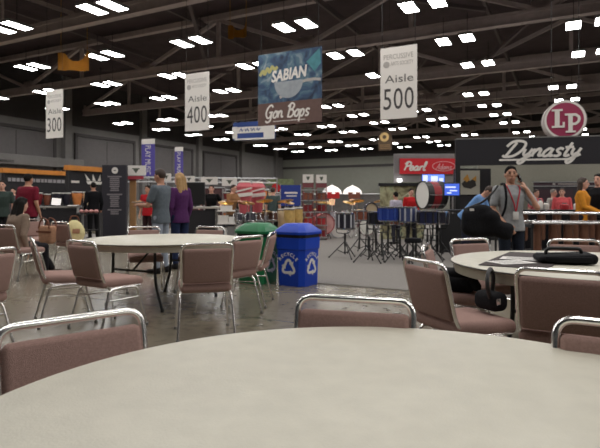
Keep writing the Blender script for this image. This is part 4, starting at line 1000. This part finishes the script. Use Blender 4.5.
def drum_kit(label_, px, Y, m, head=M_drumhead, rz=0):
    """bass, floor tom, two rack toms, snare, cymbals: each a thing of its own"""
    x = gx(px, Y); R = RZ(rz); P = lambda a, b_, c: Vector((x, Y, 0)) + R @ Vector((a, b_, c))
    g = label_ + ' drum kit'
    t = thing('kick_drum', 'kick drum of the ' + label_ + ' drum kit', 'drum', P(0, -.2, .29), rz, g); M = RX(PI / 2) @ T(0, 0, -.2)
    b = NB(); lathe(b, [(.27, 0), (.27, .4)], 32, M, cap=False); obj('shell', b, m, t)
    b = NB(); lathe(b, [(.0001, .404), (.265, .404)], 32, M, cap=False); obj('drum_head', b, head, t)
    b = NB(); lathe(b, [(.27, .37), (.288, .37), (.288, .41), (.27, .41), (.27, .37)], 32, M, cap=False); obj('hoop', b, m, t)
    for s in (-1, 1): b = NB(); tube(b, [(s * .24, -.1, -.05), (s * .36, -.18, -.28)], .01, 6); obj('spur', b, M_silver, t)
    b = NB(); tube(b, [(0, 0, .27), (0, 0, .5)], .015, 6); tube(b, [(-.18, 0, .48), (.18, 0, .48)], .012, 6); obj('tom_holder', b, M_silver, t)
    for nm, a, b_, c, r, h, tl in (('left rack tom', -.19, -.15, .62, .14, .2, .2), ('right rack tom', .17, -.15, .62, .15, .22, .2)):
        t = thing('tom_drum', nm + ' of the ' + label_ + ' drum kit', 'drum', P(a, b_, c), rz, g); t.rotation_euler = (-.2, 0, rz); lug_drum(t, r, h, m, M_silver, 6, .02)
    t = thing('floor_tom', 'floor tom of the ' + label_ + ' drum kit', 'drum', P(-.52, .15, .28), rz, g); lug_drum(t, .2, .36, m, M_silver, 6, .02)
    for q in range(3): a = q * 2.094; b = NB(); tube(b, [(.215 * math.cos(a), .215 * math.sin(a), .2), (.215 * math.cos(a), .215 * math.sin(a), -.28)], .008, 6); obj('leg', b, M_silver, t)
    for nm, a, b_, h, r, tl in (('left cymbal', -.55, -.1, 1.15, .22, .25), ('right cymbal', .55, -.15, 1.2, .24, -.2), ('hi-hat', .55, .35, .9, .18, 0)):
        t = thing('cymbal_stand', nm + ' stand of the ' + label_ + ' drum kit', 'stand', P(a, b_, 0), rz, g)
        b = NB(); tube(b, [(0, 0, .15), (0, 0, h + .05)], .011, 6); obj('pole', b, M_silver, t)
        for q in range(3): aa = q * 2.094; b = NB(); tube(b, [(0, 0, .36), (.26 * math.cos(aa), .26 * math.sin(aa), .01)], .009, 6); obj('leg', b, M_silver, t)
        t = thing('cymbal', nm + ' of the ' + label_ + ' drum kit', 'cymbal', P(a, b_, h), rz, g); t.rotation_euler = (tl, tl * .5, rz)
        b = NB(); lathe(b, [(.0001, .022), (.03, .018), (.045, .006), (r, -.012), (r, -.014), (.045, .003), (.0001, .016)], 28); obj('cymbal_plate', b, M_gold, t)
        b = NB(); lathe(b, [(.012, .02), (.012, .045), (.0001, .05)], 8); obj('felt', b, M_black, t)
drum_kit('dark brown', 266, 15.2, mat('dark brown shell', s2l(86, 56, 48), .35), rz=.2)
drum_kit('black and white', 246, 14.6, M_darkD, rz=-.1)
drum_kit('dark red', 303, 17.4, M_dkred, rz=.3)
drum_kit('grey silver', 341, 17.0, M_silverD, rz=-.25)
drum_kit('wine', 364, 18.2, mat('wine shell', s2l(96, 34, 44), .35), rz=.1)
# racks of small drums behind the kits
RACKC = [M_dkred, M_tanD, M_darkD, M_cream, M_brownD, M_blue, M_redD, M_silverD, M_amber]
for px, Y_, wR, lab in ((237, 18.6, 1.0, 'left shelf rack of small drums'), (268, 18.9, .9, 'right shelf rack of small drums')):
    x = gx(px, Y_); t = thing('shelf_rack', 'steel ' + lab + ' behind the kits', 'rack', (x, Y_, 0), .05, 'shelf racks of small drums')
    for sx in (-1, 1):
        for sy in (-1, 1): b = NB(); tube(b, [(sx * wR / 2, sy * .16, 0), (sx * wR / 2, sy * .16, 1.62)], .015, 8); obj('post', b, M_steel, t)
    for z_ in (.1, .5, .88, 1.24): b = NB(); bx(b, wR, .34, .025, T(0, 0, z_)); obj('shelf', b, M_steel, t, False)
    for r_, z_ in enumerate((.115, .515, .895, 1.255)):
        n_ = 4
        for q in range(n_):
            hand_drum('%s small drum from the left, %s shelf up, %s' % (ORD[q], ORD[r_], lab), 0, Y_, z_, .09 + .02 * ((q + r_) % 2), .24 + .05 * ((q * 2 + r_) % 3), RACKC[(q * 4 + r_ * 5 + int(px)) % 9], 'small drums on the shelf racks').location.x = x + (q - 1.5) * wR / n_
# red display towers with white signs on top
for px, Y_, lab in ((308, 15.6, 'left red drum tower topped by a white sign'), (321.3, 15.8, 'right red drum tower topped by a white sign')):
    x = gx(px, Y_); t = thing('display_tower', lab, 'rack', (x, Y_, 0), .05, 'red drum towers')
    for sx in (-1, 1): b = NB(); tube(b, [(sx * .15, 0, 0), (sx * .15, 0, 1.95)], .014, 8); obj('post', b, M_dkred, t)
    for z_ in (.08, .45, .85, 1.2, 1.52): b = NB(); bx(b, .36, .3, .025, T(0, 0, z_)); obj('shelf', b, M_steel, t, False)
    b = NB(); bx(b, .33, .05, .13, T(0, 0, 1.66)); obj('red_plate', b, mat('dull red', s2l(120, 62, 66), .6), t, False)
    b = NB(); bx(b, .32, .03, .25, T(0, -.02, 1.86)); w_ = obj('white_sign', b, M_white, t, False)
    b = NB(); prism(b, [(-.06, .05), (.06, .05), (.03, -.03), (0, -.07), (-.03, -.03)], .006, T(0, -.042, 1.87)); obj('shield_logo', b, mat('logo olive', ()), w_, False)
    for q, (z_, m) in enumerate(((.10, M_dkred), (.465, M_redD), (.865, M_dkred), (1.215, M_brownD))):
        o = thing('tom_drum', '%s drum from the bottom on the %s' % (ORD[q], lab.replace(' topped by a white sign', '')), 'drum', (x, Y_, z_), 0, 'drums on the red towers'); lug_drum(o, .14, .22, m, M_silver, 6, .02)
# white lit canopies
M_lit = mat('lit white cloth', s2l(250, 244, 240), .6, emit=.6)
for px, Y_, lab, rc in ((332, 21.5, 'bright white lit canopy with a red front panel', M_red), (352.5, 22, 'bright white lit canopy with a rust orange front panel', M_brownD)):
    t = thing('lit_canopy', lab, 'canopy', (gx(px, Y_), Y_, 0), .1, 'white lit canopies')
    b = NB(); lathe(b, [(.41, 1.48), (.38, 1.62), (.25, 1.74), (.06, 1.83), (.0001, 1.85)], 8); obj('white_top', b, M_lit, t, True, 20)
    b = NB(); bx(b, .50, .03, .26, T(0, -.36, 1.42)); obj('front_panel', b, rc, t, False)
    b = NB(); tube(b, [(0, 0, 0), (0, 0, 1.9)], .025, 8); obj('pole', b, M_steel, t)
    b = NB(); lathe(b, [(.3, 0), (.3, .03), (.04, .05)], 16); obj('base_plate', b, M_black, t)
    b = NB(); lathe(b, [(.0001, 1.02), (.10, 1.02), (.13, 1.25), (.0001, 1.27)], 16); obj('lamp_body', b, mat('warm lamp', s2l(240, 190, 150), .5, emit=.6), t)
# backdrop panels far behind the drums
for q, (pa, pb, Y_, z_, m, lab) in enumerate(((225, 300, 27, 1.75, M_booth, 'low dark booth partition behind the left drum displays'), (300, 380, 29, 1.55, mat('partition grey', s2l(96, 92, 90), .8, noise=.2, nscale=3), 'low grey booth partition behind the white canopies'), (150, 226, 25, 1.8, mat('partition wine', s2l(84, 56, 58), .8, noise=.3, nscale=4), 'low wine coloured partition behind the white booth signs'))):
    t = thing('booth_partition', lab, 'partition', (gx((pa + pb) / 2, Y_), Y_, 0), RB * .3)
    w_ = (pb - pa) * Y_ / F
    b = NB(); bx(b, w_, .06, z_, T(0, 0, z_ / 2)); obj('panel', b, m, t, False)
    b = NB(); tube(b, [(-w_ / 2, -.05, z_ + .02), (w_ / 2, -.05, z_ + .02)], .03, 8); obj('top_rail', b, M_steel, t)
    for s in (-1, 1): b = NB(); tube(b, [(s * w_ / 2, 0, 0), (s * w_ / 2, 0, z_ + .02)], .03, 8); obj('post', b, M_steel, t)

# ------------------------------------------------------------------ RED SIGN BOOTH
Y_ = 16.5; x0, x1 = gx(394, Y_), gx(455, Y_); w_ = x1 - x0
t = thing('booth_header', 'red booth sign with white script on a silver corrugated frame', 'sign', (x0, Y_, 0), .03)
zt, zb_ = hz(153.5, Y_), hz(182, Y_)
M_corr = mat('corrugated silver', s2l(150, 146, 146), .45, .3, noise=.1, nscale=3)
b = NB(); n_ = 14
for q in range(n_): bx(b, w_, .05, (zt - zb_) / n_ * .8, T(w_ / 2, .03 + .012 * (q % 2), zb_ + (q + .5) * (zt - zb_) / n_))
bx(b, w_, .03, zt - zb_, T(w_ / 2, .06, (zt + zb_) / 2)); obj('silver_frame', b, M_corr, t, False)
z1_, z2_ = hz(174, Y_), hz(158.5, Y_); xr = gx(399.5, Y_) - x0
b = NB(); bx(b, w_ - xr, .05, z2_ - z1_, T((w_ + xr) / 2, -.03, (z1_ + z2_) / 2)); obj('red_panel', b, mat('sign red', s2l(206, 34, 46), .5), t, False)
b = NB(); script_text(b, 'Pearl', .70, T(xr + .46, -.063, (z1_ + z2_) / 2 - .03), .30, .01, .25, sz=.8); obj('script_lettering', b, M_white, t, False)
b = NB(); e_ = [(.36 * math.cos(a), .15 * math.sin(a)) for a in (2 * PI * q / 28 for q in range(29))]; ribbon(b, e_, .02, .01, T(w_ - .36, -.064, (z1_ + z2_) / 2)); script_text(b, 'Adams', .5, T(w_ - .37, -.0665, (z1_ + z2_) / 2 - .03), .22, .01); obj('oval_logo', b, mat('pink white', s2l(226, 170, 172), .6), t, False)
for x in (.05, w_ - .05): b = NB(); bx(b, .1, .1, zb_, T(x, .08, zb_ / 2)); obj('post', b, M_corr, t, False)
b = NB(); bx(b, .12, .12, .1, T(xr - .02, -.1, zb_ + .05)); obj('spotlight', b, mat('spot glow', (1, 1, 1), .5, emit=4), t)
Y_ = 16.0; xa, xb2 = gx(380, Y_), gx(424, Y_)
t = thing('picture_backdrop', 'olive and beige pictured backdrop with a dark top bar', 'backdrop', (xa, Y_, 0), 0)
W2 = xb2 - xa; zt = hz(186, Y_)
b = NB(); bx(b, W2, .04, zt, T(W2 / 2, 0, zt / 2)); obj('picture_panel', b, art_material('olive picture', [s2l(58, 54, 44), s2l(128, 122, 92), s2l(178, 176, 140), s2l(120, 140, 110)], 2.4), t, False)
b = NB(); bx(b, W2 + .1, .12, .09, T(W2 / 2, 0, zt + .045)); obj('top_bar', b, M_black, t, False)
b = NB(); prism(b, [(.25, .15), (.5, .3), (.75, .0), (.6, .42)], .004, T(.35, -.026, zt - .55)); obj('pale_figure', b, mat('pale art', s2l(206, 202, 176), .7), t, False)
# screens
def tv(label, px, py, Y, w, h, rz, glow, marks):
    z = hz(py, Y); t = thing('television', label, 'screen', (gx(px, Y), Y, .012), rz)
    b = NB(); bx(b, w + .05, .05, h + .05, T(0, 0, z), .006); obj('screen_housing', b, M_black, t)
    b = NB(); bx(b, w, .006, h, T(0, -.027, z)); obj('screen', b, glow, t, False)
    b = NB()
    for (mx, mz, mw, mh) in marks: bx(b, mw * w, .004, mh * h, T(mx * w, -.032, z + mz * h))
    obj('screen_picture', b, mat('screen white', s2l(215, 225, 250), .5, emit=.9), t, False)
    b = NB(); tube(b, [(0, .04, 0.02), (0, .04, z)], .025, 8); obj('pole', b, M_black, t)
    b = NB(); lathe(b, [(.25, 0), (.25, .02), (.04, .05)], 16, T(0, .04, 0)); obj('base_plate', b, M_black, t)
M_scr = mat('screen blue', s2l(60, 90, 190), .5, emit=1.1)
tv('small blue lit screen on a black pole right of the bass drum', 451.5, 190, 12.7, .37, .28, .1, M_scr, ((-.1, .2, .7, .12), (.1, -.1, .5, .1), (-.2, -.3, .3, .1)))
tv('bright white and blue display screen below the red booth sign', 433, 179, 15.5, .66, .24, 0, mat('screen pale', s2l(90, 120, 220), .5, emit=1.5), ((-.36, 0, .2, .8), (.05, -.05, .3, .7), (.36, -.2, .18, .5)))
# ------------------------------------------------------------------ BLACK FASCIA BOOTH (right)
p0 = Vector((gx(455.5, 13.2), 13.2)); p1 = Vector((8.3, 12.3)); d_ = p1 - p0; L_ = d_.length
t = thing('booth_fascia', 'long black booth fascia with big white script lettering', 'sign', (p0.x, p0.y, 0), math.atan2(d_.y, d_.x))
zt = hz(139.5, 13.2); zb_ = hz(165.5, 13.2)
b = NB(); bx(b, L_, .12, zt - zb_, T(L_ / 2, .06, (zt + zb_) / 2)); obj('black_panel', b, mat('fascia black', s2l(30, 28, 34), .75, noise=.1), t, False)
b = NB(); script_text(b, 'Dynasty', 1.80, T(1.99, -.012, (zt + zb_) / 2 + .01), .25, .012, .42, sz=.76); bx(b, 1.66, .014, .045, T(1.88, -.007, zb_ + .12)); obj('script_lettering', b, M_white, t, False)
b = NB(); bx(b, L_, .14, .03, T(L_ / 2, .06, zt + .01)); obj('top_trim', b, M_grey, t, False)
for x in (.06, L_ - .06): b = NB(); bx(b, .12, .12, zb_, T(x, .06, zb_ / 2 + .012)); obj('post', b, M_black, t, False)
Y_ = 15.6; t = thing('booth_back_wall', 'plain grey green booth wall below the black fascia', 'wall panel', (gx(478, Y_), Y_, .012), -.03)
b = NB(); bx(b, 4.6, .08, 2.45, T(2.3, 0, 1.225)); obj('panel', b, mat('booth grey green', s2l(138, 136, 124), .85, noise=.05), t, False)
b = NB(); bx(b, 4.6, .12, .06, T(2.3, 0, 2.48)); obj('top_rail', b, M_grey, t, False)
b = NB(); bx(b, 4.6, .1, .1, T(2.3, -.02, .05)); obj('kick_board', b, M_black, t, False)
Y_ = 14.2; t = thing('poster_cabinet', 'black cabinet with a pale framed poster left of the man on the phone', 'cabinet', (gx(473, Y_), Y_, .012), .0)
hh = hz(169, Y_)
b = NB(); bx(b, .92, .35, hh, T(.03, .18, hh / 2)); obj('cabinet_body', b, M_booth, t, False)
pz0, pz1 = hz(195, Y_), hz(171, Y_)
b = NB(); bx(b, .60, .02, pz1 - pz0, T(-.12, -.01, (pz0 + pz1) / 2)); po = obj('poster', b, mat('poster pale', s2l(176, 172, 158), .7), t, False)
b = NB(); zc = (pz0 + pz1) / 2 - .01
prism(b, [(-.2, -.02), (-.06, .12), (.02, .05), (.16, .14), (.2, -.08), (.05, -.16), (-.14, -.12)], .004, T(-.12, -.026, zc)); obj('dark_shape', b, mat('poster dark', s2l(52, 48, 44), .7), po, False)
b = NB(); prism(b, [(-.14, .1), (-.02, .24), (.04, .08), (-.04, .02)], .004, T(-.14, -.029, zc)); prism(b, [(.08, .1), (.2, .2), (.2, .04)], .004, T(-.12, -.029, zc)); obj('amber_shape', b, mat('poster amber', s2l(190, 140, 66), .7), po, False)
Y_ = 15.1; t = thing('display_board', 'dark booth display board with three panels behind the orange top', 'board', (gx(564, Y_), Y_, .012), -.03)
z0_, z1_ = hz(206, Y_), hz(182.5, Y_); w_ = 1.72
b = NB(); bx(b, w_, .06, z1_ - .1, T(0, 0, (z1_ - .1) / 2)); obj('board_body', b, mat('board dark', s2l(46, 40, 46), .6), t, False)
b = NB(); bx(b, w_ + .1, .08, .03, T(0, -.01, z1_ - .12)); bx(b, w_ + .1, .08, .025, T(0, -.01, z1_)); obj('silver_strip', b, M_steel, t, False)
b = NB(); bx(b, w_, .05, .10, T(0, 0, z1_ - .06)); h_ = obj('header_strip', b, mat('header wine', s2l(62, 44, 52), .6), t, False)
b = NB(); bx(b, .62, .006, .028, T(.12, -.028, z1_ - .055)); bx(b, .08, .006, .05, T(-.3, -.028, z1_ - .055)); obj('lettering', b, M_signgrey, h_, False)
for q in range(3): b = NB(); bx(b, w_ / 3 - .1, .01, .55, T((q - 1) * w_ / 3, -.035, z1_ - .5)); obj('dark_panel', b, mat('board wine', s2l(58, 36, 44), .5), t, False)
# ------------------------------------------------------------------ KEYBOARD PERCUSSION
M_tubes = mat('bronze tubes', s2l(126, 88, 70), .35, .5, noise=.15, nscale=5)
M_bars = mat('dark bars', s2l(52, 34, 32), .4)
def marimba(label, x, y, rz, L, h, nb, wide):
    t = thing('xylophone', label, 'xylophone', (x, y, .012), rz, 'xylophones in front of the booth')
    b = NB()
    for q in range(nb):
        u = q / (nb - 1); w = .36 - .16 * u
        bx(b, L / nb * .82, w, .022, T(-L / 2 + L * (q + .5) / nb, 0, h), .003)
    obj('bars', b, M_bars, t, False)
    for s in (-1, 1):
        b = NB(); tube(b, [(-L / 2 - .05, s * .24, h - .01), (L / 2 + .05, s * .16, h - .01)], .022, 8); obj('rail', b, M_silver, t)
    for q, u in enumerate(wide):
        b = NB(); lathe(b, [(.055, h - .52 + .1 * q / len(wide)), (.07, h - .45), (.07, h - .04)], 16, T(-L / 2 + L * u, -.08, 0)); obj('resonator', b, M_tubes, t)
    for sx in (-1, 1):
        b = NB(); bx(b, .05, .44, .06, T(sx * (L / 2 + .03), 0, h - .06), .01); obj('end_board', b, M_black, t)
        for s in (-1, 1):
            b = NB(); tube(b, [(sx * (L / 2 + .03), s * .18, h - .08), (sx * (L / 2 + .03), s * .2, .1)], .02, 8); lg = obj('leg', b, M_black, t)
            b = NB(); lathe(b, [(.0001, -.02), (.05, -.02), (.05, .02), (.0001, .02)], 16, T(sx * (L / 2 + .03), s * .2, .05) @ RY(PI / 2)); obj('castor', b, M_rubber, lg)
    b = NB(); tube(b, [(-L / 2, 0, .3), (L / 2, 0, .3)], .018, 8); obj('crossbar', b, M_black, t)
marimba('front xylophone with silver rail and wide bronze tubes at right', gx(573, 8.4), 8.4, -.08, 1.35, .84, 26, (.06, .25, .42, .6, .78, .94))
marimba('rear xylophone with bronze tubes behind the front one', gx(549, 9.35), 9.35, -.05, 1.7, .97, 30, (.06, .22, .4, .56, .74, .92))
Y_ = 10.9; t = thing('merchandise_table', 'black draped table with small goods behind the xylophones', 'table', (gx(552, Y_), Y_, .012), -.05)
b = NB(); bx(b, 1.7, .6, .03, T(0, 0, .98), .005); obj('tabletop', b, M_black, t, False)
b = NB(); bx(b, 1.68, .58, .96, T(0, 0, .485), .02); obj('drape', b, M_blackcloth, t, False)
for q, (dx_, w, h, m, lab) in enumerate(((-.3, .10, .22, M_white, 'white bottle shaped item on the draped table, left one'), (-.18, .12, .16, M_white, 'short white item on the draped table, second one'), (.2, .18, .14, M_redD, 'red item on the draped table'), (.5, .2, .16, M_white, 'white item at the right of the draped table'))):
    o = thing('canister', lab, 'canister', (gx(552, Y_) + dx_, Y_ - .12, 1.007), 0, 'goods on the draped table')
    b = NB(); lathe(b, [(w * .45, 0), (w * .5, .01), (w * .5, h * .7), (w * .28, h * .85)], 16); obj('canister_body', b, m, o)
    b = NB(); lathe(b, [(w * .26, h * .85), (w * .26, h), (.0001, h)], 12); obj('cap', b, M_grey, o)
t = counter('black display counter left of the xylophones, behind the carried bag', (gx(462, 11.8), 11.8, .012), 0, 1.1, .5, .98, M_black, M_black, M_black)

# ------------------------------------------------------------------ WORLD, CAMERA
w = bpy.data.worlds.new('World'); bpy.context.scene.world = w; w.use_nodes = True
w.node_tree.nodes['Background'].inputs['Color'].default_value = (.9, .95, 1, 1); w.node_tree.nodes['Background'].inputs['Strength'].default_value = .03
cam = bpy.data.cameras.new('Camera'); co = bpy.data.objects.new('Camera', cam); C.objects.link(co)
co.location = (0, 0, EYE); co.rotation_euler = (PI / 2, 0, 0)
cam.sensor_width = 36; cam.lens = F / 600 * 36; cam.shift_y = (Y0 - 224) / 600; cam.clip_start = .05; cam.clip_end = 300
cam.dof.use_dof = True; cam.dof.focus_distance = 2.3; cam.dof.aperture_fstop = cam.lens / 5.0
sc = bpy.context.scene; sc.camera = co
sc.view_settings.view_transform = 'Standard'; sc.view_settings.look = 'None'; sc.view_settings.exposure = 0
